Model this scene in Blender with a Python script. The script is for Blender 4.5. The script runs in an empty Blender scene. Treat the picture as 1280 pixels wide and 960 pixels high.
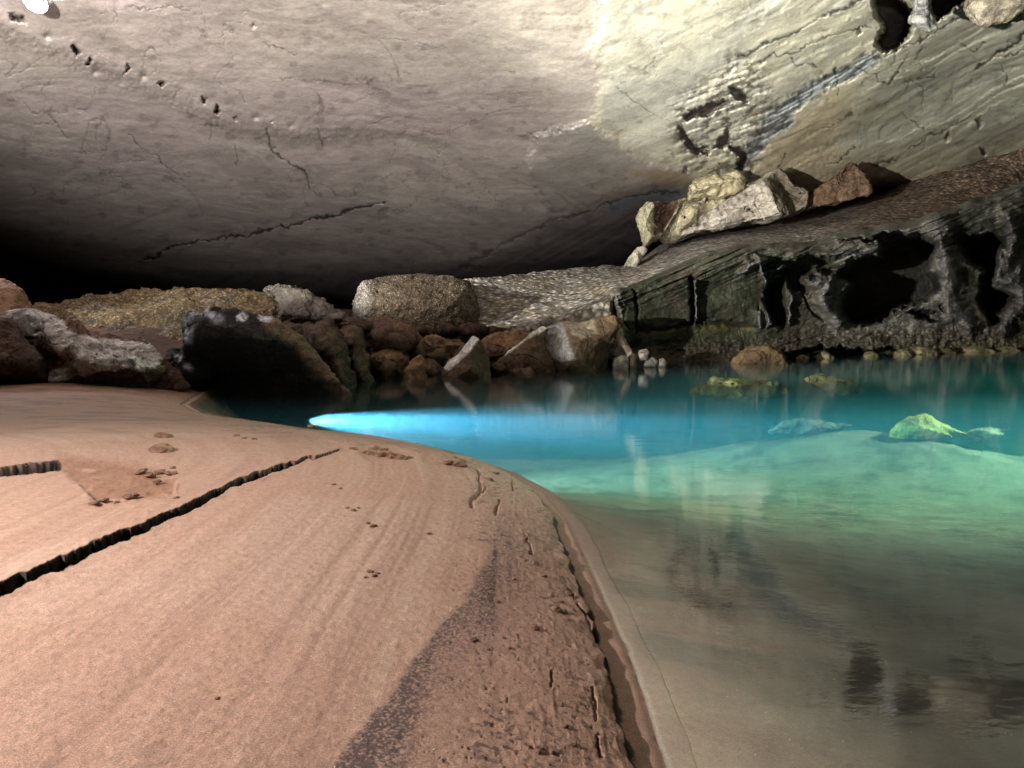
import bpy, bmesh, math, random
import numpy as np
from mathutils import Vector, geometry

random.seed(7)
scene = bpy.context.scene
COL = scene.collection
F = 900.0
CAMZ = 1.2
TH = math.atan(75.0 / F)            # camera pitch (horizon 75 px above the middle)
ct, st = math.cos(TH), math.sin(TH)

# ------------------------------------------------------------------ projection helpers
def ray(px, py):
    px = np.asarray(px, float); py = np.asarray(py, float)
    x = (px - 640) / F; y = (480 - py) / F
    return x, ct + y * st, -st + y * ct
def W(px, py, Y):                   # point on the pixel's ray at forward distance Y
    dx, dy, dz = ray(px, py)
    k = Y / dy
    return np.stack([dx * k, np.broadcast_to(Y, np.shape(k)) * 1.0, CAMZ + dz * k], -1)
def G(px, py, z):                   # point on the pixel's ray at height z
    dx, dy, dz = ray(px, py)
    k = (z - CAMZ) / dz
    return np.stack([dx * k, dy * k, np.broadcast_to(z, np.shape(k)) * 1.0], -1)
def slope(px, py):
    dx, dy, dz = ray(px, py)
    return dz / dy
def proj(P):
    X, Y, Z = P[..., 0], P[..., 1], P[..., 2] - CAMZ
    d = Y * ct - Z * st
    u = Y * st + Z * ct
    d = np.where(np.abs(d) < 1e-3, 1e-3, d)
    return 640 + F * X / d, 480 - F * u / d

# ------------------------------------------------------------------ numpy noise
def _hash(ix, iy, iz, seed):
    n = (ix * 374761393 + iy * 668265263 + iz * 2147483647 + seed * 1274126177) & 0xffffffff
    n = ((n ^ (n >> 13)) * 1274126177) & 0xffffffff
    n = (n ^ (n >> 16)) & 0xffffffff
    return n / 4294967295.0
def vnoise(P, seed=0):
    I = np.floor(P).astype(np.int64); Fr = P - I
    Fr = Fr * Fr * Fr * (Fr * (Fr * 6 - 15) + 10)
    ix, iy, iz = I[..., 0], I[..., 1], I[..., 2]
    fx, fy, fz = Fr[..., 0], Fr[..., 1], Fr[..., 2]
    def h(a, b, c): return _hash(ix + a, iy + b, iz + c, seed)
    x00 = h(0,0,0) * (1-fx) + h(1,0,0) * fx
    x10 = h(0,1,0) * (1-fx) + h(1,1,0) * fx
    x01 = h(0,0,1) * (1-fx) + h(1,0,1) * fx
    x11 = h(0,1,1) * (1-fx) + h(1,1,1) * fx
    return ((x00*(1-fy)+x10*fy)*(1-fz) + (x01*(1-fy)+x11*fy)*fz) * 2 - 1
def fbm(P, octv=4, seed=0, gain=.5, lac=2.07):
    a = 1.0; s = 0; t = 0
    for o in range(octv):
        s = s + a * vnoise(P + o * 17.3, seed + o); t += a
        a *= gain; P = P * lac
    return s / t
def ridged(P, octv=4, seed=0):
    a = 1.0; s = 0; t = 0
    for o in range(octv):
        s = s + a * (1 - 2 * np.abs(vnoise(P + o * 11.1, seed + o))); t += a
        a *= .5; P = P * 2.1
    return s / t
def P2(x, y, sx=1.0, sy=1.0, z=0.0):
    x, y = np.broadcast_arrays(x, y)
    return np.stack([x * sx, y * sy, np.full(x.shape, z)], -1)
def sstep(a, b, x):
    t = np.clip((x - a) / (b - a), 0, 1)
    return t * t * (3 - 2 * t)
def mix(a, b, t):
    t = np.asarray(t)[..., None]
    return np.asarray(a) * (1 - t) + np.asarray(b) * t
def seg_d(x, y, a, b):
    ax, ay = a; bx, by = b
    dx, dy = bx - ax, by - ay
    L = dx * dx + dy * dy + 1e-9
    t = np.clip(((x - ax) * dx + (y - ay) * dy) / L, 0, 1)
    return np.hypot(x - ax - t * dx, y - ay - t * dy), t
def line_d(x, y, pts):
    d = None
    for a, b in zip(pts[:-1], pts[1:]):
        e, _ = seg_d(x, y, a, b)
        d = e if d is None else np.minimum(d, e)
    return d
def poly_d(x, y, poly):             # signed distance, negative inside
    d = line_d(x, y, list(poly) + [poly[0]])
    ins = np.zeros(np.shape(x), bool)
    n = len(poly)
    for i in range(n):
        x0, y0 = poly[i]; x1, y1 = poly[(i + 1) % n]
        if y0 == y1: continue
        c = ((y0 > y) != (y1 > y)) & (x < (x1 - x0) * (y - y0) / (y1 - y0) + x0)
        ins ^= c
    return np.where(ins, -d, d)
def ip(x, pts):
    return np.interp(x, [p[0] for p in pts], [p[1] for p in pts])
def sip(x, pts, w=20):              # smoothed interpolation
    return (ip(x - w, pts) + 2 * ip(x - w / 2, pts) + 2 * ip(x, pts) + 2 * ip(x + w / 2, pts) + ip(x + w, pts)) / 8

# ------------------------------------------------------------------ meshes
def link(o): COL.objects.link(o); return o
def tag(o, label=None, cat=None, group=None, kind=None):
    if label: o['label'] = label
    if cat: o['category'] = cat
    if group: o['group'] = group
    if kind: o['kind'] = kind
    return o
def set_col(me, col, extra=None):
    a = me.color_attributes.new('tint', 'FLOAT_COLOR', 'POINT')
    c = np.ones((len(me.vertices), 4), np.float32)
    c[:, :3] = np.clip(col.reshape(-1, 3), 0.003, .95)
    if extra is not None: c[:, 3] = extra.reshape(-1)
    a.data.foreach_set('color', c.reshape(-1))
def grid(name, V, col, mat, extra=None, flip=False):
    n, m = V.shape[:2]
    me = bpy.data.meshes.new(name)
    idx = np.arange(n * m, dtype=np.int32).reshape(n, m)
    q = np.stack([idx[:-1, :-1], idx[:-1, 1:], idx[1:, 1:], idx[1:, :-1]], -1).reshape(-1, 4)
    if flip: q = q[:, ::-1]
    me.vertices.add(n * m); me.vertices.foreach_set('co', V.astype(np.float32).reshape(-1))
    me.loops.add(q.size); me.loops.foreach_set('vertex_index', q.reshape(-1))
    me.polygons.add(len(q))
    me.polygons.foreach_set('loop_start', np.arange(0, q.size, 4, dtype=np.int32))
    me.polygons.foreach_set('use_smooth', np.ones(len(q), bool))
    me.update(calc_edges=True)
    set_col(me, col, extra)
    me.materials.append(mat)
    return link(bpy.data.objects.new(name, me))

# ------------------------------------------------------------------ materials
def nn(nt, t, **kw):
    n = nt.nodes.new(t)
    for k, v in kw.items():
        if k in n.inputs: n.inputs[k].default_value = v
        else: setattr(n, k, v)
    return n
def rockmat(name, scale=3.0, bump=.3, dist=.05, rough=.85, var=.35, pebble=0, pebscale=8, spec=.3, crack=0):
    m = bpy.data.materials.new(name); m.use_nodes = True
    nt = m.node_tree; nt.nodes.clear(); L = nt.links.new
    out = nn(nt, 'ShaderNodeOutputMaterial'); b = nn(nt, 'ShaderNodeBsdfPrincipled')
    b.inputs['Roughness'].default_value = rough
    b.inputs['Specular IOR Level'].default_value = spec
    L(b.outputs[0], out.inputs[0])
    at = nn(nt, 'ShaderNodeAttribute', attribute_name='tint')
    tc = nn(nt, 'ShaderNodeTexCoord')
    src = tc.outputs['Object']
    n1 = nn(nt, 'ShaderNodeTexNoise'); n1.inputs['Scale'].default_value = scale
    n1.inputs['Detail'].default_value = 9; n1.inputs['Roughness'].default_value = .68
    L(src, n1.inputs['Vector'])
    mr = nn(nt, 'ShaderNodeMapRange'); mr.inputs['From Min'].default_value = .3; mr.inputs['From Max'].default_value = .7
    mr.inputs['To Min'].default_value = 1 - var; mr.inputs['To Max'].default_value = 1 + var
    L(n1.outputs['Fac'], mr.inputs['Value'])
    mu = nn(nt, 'ShaderNodeVectorMath', operation='SCALE')
    L(at.outputs['Color'], mu.inputs[0]); L(mr.outputs[0], mu.inputs['Scale'])
    n0 = nn(nt, 'ShaderNodeTexNoise'); n0.inputs['Scale'].default_value = scale * 7; n0.inputs['Detail'].default_value = 5; n0.inputs['Roughness'].default_value = .75
    L(src, n0.inputs['Vector'])
    m0 = nn(nt, 'ShaderNodeMapRange'); m0.inputs['From Min'].default_value = .32; m0.inputs['From Max'].default_value = .6; m0.inputs['To Min'].default_value = 1 - var * .9; m0.inputs['To Max'].default_value = 1.08
    L(n0.outputs['Fac'], m0.inputs['Value'])
    mu0 = nn(nt, 'ShaderNodeVectorMath', operation='SCALE'); L(mu.outputs[0], mu0.inputs[0]); L(m0.outputs[0], mu0.inputs['Scale'])
    last = mu0.outputs[0]
    h = n1.outputs['Fac']
    if crack:
        wn = nn(nt, 'ShaderNodeTexNoise'); wn.inputs['Scale'].default_value = crack * 1.5; wn.inputs['Detail'].default_value = 5; L(src, wn.inputs['Vector'])
        wa = nn(nt, 'ShaderNodeVectorMath', operation='MULTIPLY_ADD'); L(wn.outputs['Color'], wa.inputs[0]); wa.inputs[1].default_value = (.5/crack,) * 3; L(src, wa.inputs[2])
        vc = nn(nt, 'ShaderNodeTexVoronoi', feature='DISTANCE_TO_EDGE'); vc.inputs['Scale'].default_value = crack; L(wa.outputs[0], vc.inputs['Vector'])
        cm = nn(nt, 'ShaderNodeMapRange'); cm.inputs['From Max'].default_value = .022; cm.inputs['To Min'].default_value = .72; L(vc.outputs['Distance'], cm.inputs['Value'])
        cs = nn(nt, 'ShaderNodeVectorMath', operation='SCALE'); L(last, cs.inputs[0]); L(cm.outputs[0], cs.inputs['Scale']); last = cs.outputs[0]
        ca_ = nn(nt, 'ShaderNodeMath', operation='ADD'); L(cm.outputs[0], ca_.inputs[0]); L(h, ca_.inputs[1]); h = ca_.outputs[0]
    if pebble:
        vo = nn(nt, 'ShaderNodeTexVoronoi'); vo.inputs['Scale'].default_value = pebscale
        vo.inputs['Randomness'].default_value = 1
        wv = nn(nt, 'ShaderNodeTexNoise'); wv.inputs['Scale'].default_value = pebscale * .7
        wm = nn(nt, 'ShaderNodeVectorMath', operation='MULTIPLY_ADD')
        L(wv.outputs['Color'], wm.inputs[0]); wm.inputs[1].default_value = (.12, .12, .12); L(src, wm.inputs[2])
        L(src, wv.inputs['Vector']); L(wm.outputs[0], vo.inputs['Vector'])
        sep = nn(nt, 'ShaderNodeSeparateColor'); L(vo.outputs['Color'], sep.inputs[0])
        m2 = nn(nt, 'ShaderNodeMapRange'); m2.inputs['To Min'].default_value = 1 - pebble; m2.inputs['To Max'].default_value = 1 + pebble
        L(sep.outputs[0], m2.inputs['Value'])
        s2 = nn(nt, 'ShaderNodeVectorMath', operation='SCALE'); L(last, s2.inputs[0]); L(m2.outputs[0], s2.inputs['Scale'])
        mr3 = nn(nt, 'ShaderNodeMapRange'); mr3.inputs['From Min'].default_value = .0; mr3.inputs['From Max'].default_value = .55
        mr3.inputs['To Min'].default_value = 1.15; mr3.inputs['To Max'].default_value = .35
        L(vo.outputs['Distance'], mr3.inputs['Value'])
        s3 = nn(nt, 'ShaderNodeVectorMath', operation='SCALE'); L(s2.outputs[0], s3.inputs[0]); L(mr3.outputs[0], s3.inputs['Scale'])
        last = s3.outputs[0]
        ad = nn(nt, 'ShaderNodeMath', operation='MULTIPLY_ADD'); L(mr3.outputs[0], ad.inputs[0]); ad.inputs[1].default_value = .8
        L(h, ad.inputs[2]); h = ad.outputs[0]
    L(last, b.inputs['Base Color'])
    bp = nn(nt, 'ShaderNodeBump'); bp.inputs['Strength'].default_value = bump; bp.inputs['Distance'].default_value = dist
    L(h, bp.inputs['Height']); L(bp.outputs[0], b.inputs['Normal'])
    return m

M_ceil = rockmat('ceiling_limestone', 1.6, .35, .05, .85, .20)
M_rock = rockmat('rock', 5.0, 1.0, .10, .85, .65, crack=.8)
M_dark = rockmat('mossy_rock', 3.0, .8, .10, .75, .5, crack=.5)
M_grav = rockmat('gravel', 2.0, .9, .10, .9, .45, pebble=.6, pebscale=5)
M_cong = rockmat('conglomerate', 2.5, .9, .05, .9, .45, pebble=.4, pebscale=13)
M_bed = rockmat('riverbed_sand', 3.0, .5, .03, .95, .35)

def sandmat():
    m = bpy.data.materials.new('sand'); m.use_nodes = True
    nt = m.node_tree; nt.nodes.clear(); L = nt.links.new
    out = nn(nt, 'ShaderNodeOutputMaterial'); b = nn(nt, 'ShaderNodeBsdfPrincipled')
    L(b.outputs[0], out.inputs[0])
    b.inputs['Specular IOR Level'].default_value = .35
    at = nn(nt, 'ShaderNodeAttribute', attribute_name='tint')
    tc = nn(nt, 'ShaderNodeTexCoord'); src = tc.outputs['Object']
    n1 = nn(nt, 'ShaderNodeTexNoise'); n1.inputs['Scale'].default_value = 260; n1.inputs['Detail'].default_value = 4
    n1.inputs['Roughness'].default_value = .7
    n2 = nn(nt, 'ShaderNodeTexNoise'); n2.inputs['Scale'].default_value = 30; n2.inputs['Detail'].default_value = 5
    L(src, n1.inputs['Vector']); L(src, n2.inputs['Vector'])
    a = nn(nt, 'ShaderNodeMapRange'); a.inputs['From Min'].default_value = .32; a.inputs['From Max'].default_value = .68
    a.inputs['To Min'].default_value = .5; a.inputs['To Max'].default_value = 1.42; L(n1.outputs['Fac'], a.inputs['Value'])
    c = nn(nt, 'ShaderNodeMapRange'); c.inputs['From Min'].default_value = .3; c.inputs['From Max'].default_value = .7
    c.inputs['To Min'].default_value = .88; c.inputs['To Max'].default_value = 1.12; L(n2.outputs['Fac'], c.inputs['Value'])
    mm = nn(nt, 'ShaderNodeMath', operation='MULTIPLY'); L(a.outputs[0], mm.inputs[0]); L(c.outputs[0], mm.inputs[1])
    s = nn(nt, 'ShaderNodeVectorMath', operation='SCALE'); L(at.outputs['Color'], s.inputs[0]); L(mm.outputs[0], s.inputs['Scale'])
    # a few quartz grains
    v = nn(nt, 'ShaderNodeTexVoronoi'); v.inputs['Scale'].default_value = 55; L(src, v.inputs['Vector'])
    sp = nn(nt, 'ShaderNodeSeparateColor'); L(v.outputs['Color'], sp.inputs[0])
    g1 = nn(nt, 'ShaderNodeMath', operation='GREATER_THAN'); g1.inputs[1].default_value = .975; L(sp.outputs[0], g1.inputs[0])
    g2 = nn(nt, 'ShaderNodeMath', operation='LESS_THAN'); g2.inputs[1].default_value = .10; L(v.outputs['Distance'], g2.inputs[0])
    g3 = nn(nt, 'ShaderNodeMath', operation='MULTIPLY'); L(g1.outputs[0], g3.inputs[0]); L(g2.outputs[0], g3.inputs[1])
    mx = nn(nt, 'ShaderNodeMix', data_type='RGBA'); L(g3.outputs[0], mx.inputs[0]); L(s.outputs[0], mx.inputs[6])
    mx.inputs[7].default_value = (.95, .93, .9, 1)
    L(mx.outputs[2], b.inputs['Base Color'])
    rr = nn(nt, 'ShaderNodeMapRange'); L(at.outputs['Alpha'], rr.inputs['Value'])
    rr.inputs['To Min'].default_value = .35; rr.inputs['To Max'].default_value = .85
    L(rr.outputs[0], b.inputs['Roughness'])
    ad = nn(nt, 'ShaderNodeMath', operation='MULTIPLY_ADD'); L(n2.outputs['Fac'], ad.inputs[0]); ad.inputs[1].default_value = .7; L(n1.outputs['Fac'], ad.inputs[2])
    bp = nn(nt, 'ShaderNodeBump'); bp.inputs['Strength'].default_value = .55; bp.inputs['Distance'].default_value = .004
    L(ad.outputs[0], bp.inputs['Height']); L(bp.outputs[0], b.inputs['Normal'])
    return m
M_sand = sandmat()

# ------------------------------------------------------------------ CEILING and cave wall (one continuous limestone skin)
def ceilY(px, py):
    a = slope(px, py)
    k = 1 + .45 * sstep(620, 1300, px)
    return 8.5 * k / (np.maximum(a, -.02) + .10)

RIGHT_MASS = [(748,-900),(742,-40),(740,-5),(751,16),(744,40),(738,66),(754,98),(746,130),(735,156),(764,180),(800,200),(838,209),(862,214),(874,236),(866,262),(2300,262),(2300,-900)]
GREY_PATCH = [(668,172),(700,160),(735,152),(770,178),(810,204),(858,214),(866,228),(800,236),(760,246),(720,262),(690,262),(672,240),(662,212)]
HOLES = [  # polygon, depth, softness
 ([(1086,-8),(1092,18),(1101,34),(1092,50),(1091,58),(1104,66),(1124,62),(1138,46),(1145,24),(1141,6),(1118,-10)], .16, 9),
 ([(1160,-20),(1212,-20),(1214,2),(1192,16),(1172,28),(1160,14)], .14, 9),
 ([(853,146),(866,138),(885,128),(905,124),(919,128),(900,136),(888,146),(870,147),(858,152)], .035, 4),
 ([(910,108),(926,109),(937,122),(932,128),(920,126),(914,118)], .03, 4),
 ([(865,186),(885,181),(889,186),(876,191)], .025, 3),
 ([(896,176),(904,166),(910,160),(914,174),(904,186),(892,184)], .03, 3),
 ([(908,180),(932,182),(935,198),(928,214),(920,214),(922,198),(912,188)], .035, 4),
 ([(848,156),(857,162),(866,176),(876,186),(890,190),(884,196),(866,192),(852,176)], .03, 4),
 ([(855,211),(859,207),(862,211),(858,216),(854,216)], .02, 3),
 ([(1072,38),(1077,34),(1078,44),(1073,46)], .02, 3),
 ([(1224,186),(1230,184),(1234,192),(1228,195)], .02, 3),
 ([(1218,150),(1226,146),(1230,156),(1224,162)], .012, 3),
 ([(1180,170),(1186,162),(1190,172),(1182,178)], .012, 3),
 ([(10,14),(30,18),(33,30),(20,28),(11,22)], .03, 6),
 ([(88,57),(96,56),(103,64),(95,71)], .028, 4),
 ([(108,82),(114,70),(117,72),(112,84)], .028, 3),
 ([(154,96),(158,80),(165,84),(160,90)], .03, 3),
 ([(199,104),(203,99),(207,104),(203,108)], .028, 3),
 ([(252,128),(253,121),(258,121),(257,128)], .03, 3),
 ([(266,138),(270,128),(275,134),(274,141),(268,142)], .035, 3),
 ([(290,147),(295,143),(297,149),(294,152)], .02, 3),
 ([(338,154),(342,150),(344,155)], .02, 2.5),
 ([(314,32),(318,28),(320,34),(315,38)], .012, 4),
]
PITS_AT = [(60,46),(120,90),(180,96),(320,147),(365,157)]
CRACKS = [ # points, half width, depth, darkness
 ([(180,325),(210,312),(250,302),(300,294),(360,283),(420,268),(480,252)], 1.8, .012, .75),
 ([(160,168),(185,188),(215,212),(240,222)], .9, .004, .45),
 ([(333,160),(342,190),(362,204),(380,215),(388,232),(400,242)], 1.0, .006, .6),
 ([(398,160),(402,176),(404,184)], .8, .004, .5),
 ([(268,142),(266,160),(265,176)], .8, .004, .45),
 ([(292,182),(296,200),(297,210)], .8, .004, .5),
 ([(62,146),(78,166),(88,172)], .8, .004, .4),
 ([(160,8),(200,10),(240,9)], .8, .003, .5),
 ([(330,52),(352,60),(372,68)], .8, .003, .5),
 ([(345,98),(400,100),(450,106),(480,110)], .8, .003, .4),
 ([(470,45),(490,70),(500,95)], .7, .002, .3),
 ([(440,40),(480,48),(520,52),(560,60)], .7, .002, .3),
 ([(772,112),(800,130),(824,146),(843,158)], .9, .003, .4),
 ([(925,70),(960,56),(1010,30),(1060,8),(1085,-4)], 1.6, .008, .55),
 ([(930,82),(965,72),(1000,62),(1030,50),(1060,40),(1090,32)], 1.2, .006, .5),
 ([(990,70),(998,80),(1012,78),(1025,86)], 1.0, .005, .5),
 ([(1043,86),(1047,100),(1049,120)], 1.1, .006, .6),
 ([(1070,85),(1090,92),(1098,104),(1112,106)], 1.0, .005, .55),
 ([(1112,106),(1116,96),(1124,86),(1128,80)], 1.4, .007, .65),
 ([(1130,104),(1150,98),(1172,92)], 1.0, .005, .5),
 ([(1222,84),(1240,74),(1262,56),(1290,36)], 2.2, .010, .6),
 ([(1240,74),(1260,70),(1290,52)], 1.4, .007, .5),
 ([(1205,58),(1218,62),(1230,54)], 1.0, .005, .5),
 ([(1200,20),(1170,40),(1150,52),(1110,68)], 1.6, .008, .5),
 ([(938,240),(950,228),(975,214),(978,196),(982,190)], .9, .004, .5),
 ([(1040,206),(1056,194),(1070,186)], 1.0, .004, .6),
 ([(1090,206),(1110,202),(1130,192),(1160,172),(1185,158),(1215,145)], 1.3, .006, .5),
 ([(1030,162),(1050,150),(1066,143)], 1.6, .005, .45),
 ([(1130,140),(1155,162),(1160,170)], .9, .004, .4),
 ([(1252,80),(1258,96),(1256,110)], 1.0, .005, .5),
 ([(650,175),(668,165),(690,160)], 1.0, .003, .35),
 ([(700,272),(740,262),(780,248),(820,240),(850,240)], 2.0, .008, .6),
 ([(560,345),(600,322),(650,296),(700,272)], 2.0, .008, .4),
 ([(500,170),(560,165),(620,140),(660,132)], .8, .002, .3),
]
BANDS = [([(944,190),(960,158),(975,140),(1005,118),(1045,98),(1095,72)], 13), ([(930,205),(945,180),(960,168),(985,150)], 12)]

def build_ceiling():
    u = np.concatenate([np.linspace(-1000, -22, 80), np.arange(-20, 1300, 1.25), np.linspace(1302, 2300, 80)])
    v = np.concatenate([np.linspace(-900, -42, 70), np.arange(-40, 402, 1.15)])
    U, V = np.meshgrid(u, v)
    # wobble the feature coordinates so that nothing traced reads as a clean outline
    wob = fbm(P2(U, V, 1/14, 1/14), 3, 5); wob2 = fbm(P2(U, V, 1/14, 1/14, 9), 3, 6)
    fine = fbm(P2(U, V, 1/4, 1/4, 3), 2, 16); fine2 = fbm(P2(U, V, 1/4, 1/4, 12), 2, 17)
    X = U + wob * 6 + fine * 3; Yp = V + wob2 * 5 + fine2 * 2.5
    Y = ceilY(U, V)
    P = W(U, V, Y)
    frac = np.zeros_like(U)
    d_mass = poly_d(X, Yp, RIGHT_MASS)
    inm = sstep(10, -14, d_mass)
    frac -= .009 * inm
    frac -= .001 * np.exp(-np.maximum(-d_mass, 0) / 26) * inm
    gp = sstep(5, -6, poly_d(X, Yp, GREY_PATCH)); frac -= .012 * gp
    # big soft undulations, sagging beds
    Q = P * np.array([1, .8, 1.0])
    frac += .020 * fbm(Q / 6.0, 2, 21)
    frac += .0022 * fbm(Q / 1.6, 2, 22)
    # scallops left of the row of pits
    ridge = line_d(X, Yp, [(-40,10),(40,42),(95,66),(160,92),(210,108),(265,135),(330,152),(400,160),(470,150)])
    frac -= .004 * np.exp(-(ridge / 11) ** 2)
    below = sstep(0, 30, Yp - ip(X, [(-40,10),(40,42),(95,66),(160,92),(210,108),(265,135),(330,152),(480,158),(700,150)])) * sstep(640, 480, X)
    frac += .014 * below
    # flowing horizontal beds across the left ceiling
    warp = fbm(P2(U, V, 1/160, 1/60), 3, 31)
    beds = ridged(P2(U + warp * 90, V + warp * 55 - .12 * U, 1/190, 1/17), 4, 32)
    left = 1 - inm
    frac += .0018 * beds * left * (.35 + .65 * sstep(90, 190, V))
    # right mass: strata dipping to the left (rising to the right)
    r = (V + .52 * U + warp * 14)
    strat = ridged(P2(r, U - .5 * V, 1/15, 1/120), 4, 41)
    frac += .0028 * strat * inm * (.3 + .7 * sstep(850, 960, U))
    tq = (fbm(P2(r, U - .5 * V, 1/50, 1/130), 2, 42) + .05 * fine) * 3.2
    terr = np.floor(tq) + sstep(.72, 1.0, tq - np.floor(tq))
    frac += .0026 * terr * inm * sstep(860, 960, U)
    rough = sstep(30, 0, poly_d(X, Yp, [(852,140),(870,122),(900,108),(918,86),(930,78),(942,100),(955,130),(948,180),(938,215),(905,212),(875,205),(862,190),(852,165)]))
    lay = ridged(P2(V + .35 * U, U, 1/5.5, 1/28), 3, 44)
    frac += rough * (.0045 * lay + .004 * fbm(P2(U, V, 1/6, 1/6), 3, 45))
    bandm = np.zeros_like(U)
    for pts, w in BANDS:
        bandm = np.maximum(bandm, sstep(w, w * .35, line_d(X, Yp, pts)))
    frac += bandm * (.005 + .005 * ridged(P2(V + .55 * U, U, 1/4.5, 1/16), 3, 47))
    hole = np.zeros_like(U)
    for poly, dep, soft in HOLES:
        m = (U > min(p[0] for p in poly) - 30) & (U < max(p[0] for p in poly) + 30) & (V > min(p[1] for p in poly) - 30) & (V < max(p[1] for p in poly) + 30)
        d = poly_d(U[m] + wob[m] * 2 + fine[m] * 2.5, V[m] + wob2[m] * 2 + fine2[m] * 2.5, poly)
        h = sstep(1.0, -soft, d)
        frac[m] += dep * h * 1.2
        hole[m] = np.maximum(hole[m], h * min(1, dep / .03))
    for (x, y) in PITS_AT:
        d = np.hypot((U - x) / 5, (V - y) / 4); frac += .010 * np.exp(-d * d)
    ck = np.zeros_like(U)
    for pts, w, dep, dark in CRACKS:
        x0 = min(p[0] for p in pts) - 20; x1 = max(p[0] for p in pts) + 20
        y0 = min(p[1] for p in pts) - 20; y1 = max(p[1] for p in pts) + 20
        m = (U > x0) & (U < x1) & (V > y0) & (V < y1)
        d = line_d(U[m] + wob[m] * 5 + fine[m] * 2.2, V[m] + wob2[m] * 5 + fine2[m] * 2.2, pts)
        ww = w * (.6 + .7 * np.clip(vnoise(P2(U[m], V[m], 1/12, 1/12), 77) + .5, 0, 1))
        g = np.exp(-(d / ww) ** 2)
        frac[m] += .4 * dep * g
        ck[m] = np.maximum(ck[m], min(1, dark * (1.35 + .35 * (pts[0][0] > 840))) * g)
    # faint random hairline cracks
    ca = np.abs(vnoise(P2(X + warp * 60, Yp, 1/55, 1/30), 51)); cb = np.abs(vnoise(P2(X, Yp + warp * 30, 1/38, 1/44), 52))
    sel = sstep(.0, .35, vnoise(P2(U, V, 1/90, 1/60), 53))
    hair = np.maximum(sstep(.020, .0, ca), sstep(.018, 0, cb)) * sel
    frac += .0018 * hair
    frac += .0010 * fbm(P2(U, V, 1/9, 1/5, 4), 3, 61)
    Y2 = Y * (1 + frac)
    P = W(U, V, Y2)
    # --- colour of the stone, with shade painted into the holes
    big = fbm(P / 4.5, 4, 71); med = fbm(P / 1.3, 4, 72)
    c = mix((.46,.40,.37), (.52,.475,.42), sstep(-.3, .4, big))
    c = mix(c, (.42,.36,.35), .3 * sstep(.05, .5, med))
    c = mix(c, (.50,.45,.38), .6 * sstep(140, 10, V) * left)
    cr = mix((.66,.63,.50), (.60,.59,.50), sstep(-.3, .4, big))
    cr = mix(cr, (.50,.50,.45), .6 * sstep(.0, .45, med))
    lowwall = sstep(20, -30, poly_d(X, Yp, [(925,230),(945,190),(975,150),(1020,118),(1060,105),(1075,140),(1050,180),(1100,215),(1280,170),(1280,215),(1040,262),(930,262)]))
    cr = mix(cr, (.68,.56,.38), .75 * lowwall)
    cr = mix(cr, (.40,.39,.35), .55 * sstep(1060, 1200, U) * sstep(.4, -.2, big))
    yel = sstep(16, 0, line_d(X, Yp, [(742,40),(738,70),(752,100),(745,130),(740,156),(800,200),(860,212)]))
    cr = mix(cr, (.60,.54,.33), .3 * yel)
    c = mix(c, cr, inm)
    c = mix(c, (.34,.33,.30), .7 * gp * sstep(-.4, .2, med))
    c = mix(c, (.42,.33,.22), .7 * gp * sstep(-.1, .3, vnoise(P2(U, V, 1/40, 1/12), 74)) * sstep(760, 800, U))
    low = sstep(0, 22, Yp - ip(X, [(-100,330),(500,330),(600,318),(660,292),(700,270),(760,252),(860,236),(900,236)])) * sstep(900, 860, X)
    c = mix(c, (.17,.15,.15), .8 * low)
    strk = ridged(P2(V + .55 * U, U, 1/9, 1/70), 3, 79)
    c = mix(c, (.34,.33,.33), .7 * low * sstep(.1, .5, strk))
    slate = sstep(12, 3, line_d(X, Yp, [(765,262),(790,252),(820,246),(850,240)]))
    c = mix(c, (.30,.33,.38), .8 * slate)
    c = mix(c, (.24,.27,.31), .85 * bandm)
    c = mix(c, (.05,.05,.05), .8 * bandm * sstep(.15, .5, ridged(P2(V + .55 * U, U, 1/4.5, 1/16), 3, 47)))
    c = mix(c, (.10,.085,.07), .8 * rough * sstep(.30, .55, lay + .35 * fine))
    c = mix(c, (.40,.24,.12), .7 * sstep(7, 1, np.hypot(X - 945, (Yp - 141) * 1.2)))
    c = c * (1 - .16 * sstep(.1, .6, beds) * left)[..., None] * (1 - .20 * sstep(.2, .6, strat) * inm)[..., None]
    c = c * (1 - ck * .93)[..., None] * (1 - .40 * hair)[..., None]
    c = mix(c, (.05,.035,.03), .9 * hole)  # recesses painted dark as shade
    c = mix(c, c * .6, sstep(.28, .5, fbm(P2(U, V, 1/16, 1/9, 2), 4, 83)) * .6)
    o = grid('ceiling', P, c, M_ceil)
    tag(o, kind='structure'); return o
build_ceiling()

# ------------------------------------------------------------------ shoreline and sand
SHORE = [(.50,-6),(.46,0),(.42,1.2),(.42,1.95),(.43,2.43),(.405,3.04),(.38,3.66),(.345,4.32),(.24,5.02),(-.02,5.75),(-.62,6.75),(-1.3,7.5),(-2.2,8.1),(-3.1,8.8),(-4.1,9.6),(-4.8,10.6),(-5.2,12),(-6,15),(-9,22)]
def shore_sd(x, y):
    """distance to the shoreline (positive on the sand) and length along it"""
    best = np.full(np.shape(x), 1e9); arc = np.zeros(np.shape(x)); sg = np.ones(np.shape(x)); acc = 0
    for a, b in zip(SHORE[:-1], SHORE[1:]):
        d, t = seg_d(x, y, a, b); L = math.hypot(b[0]-a[0], b[1]-a[1])
        m = d < best
        best = np.where(m, d, best); arc = np.where(m, acc + t * L, arc)
        cr = (b[0]-a[0]) * (y-a[1]) - (b[1]-a[1]) * (x-a[0])
        sg = np.where(m, np.sign(cr), sg); acc += L
    return best * np.where(sg == 0, 1, sg), arc
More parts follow.
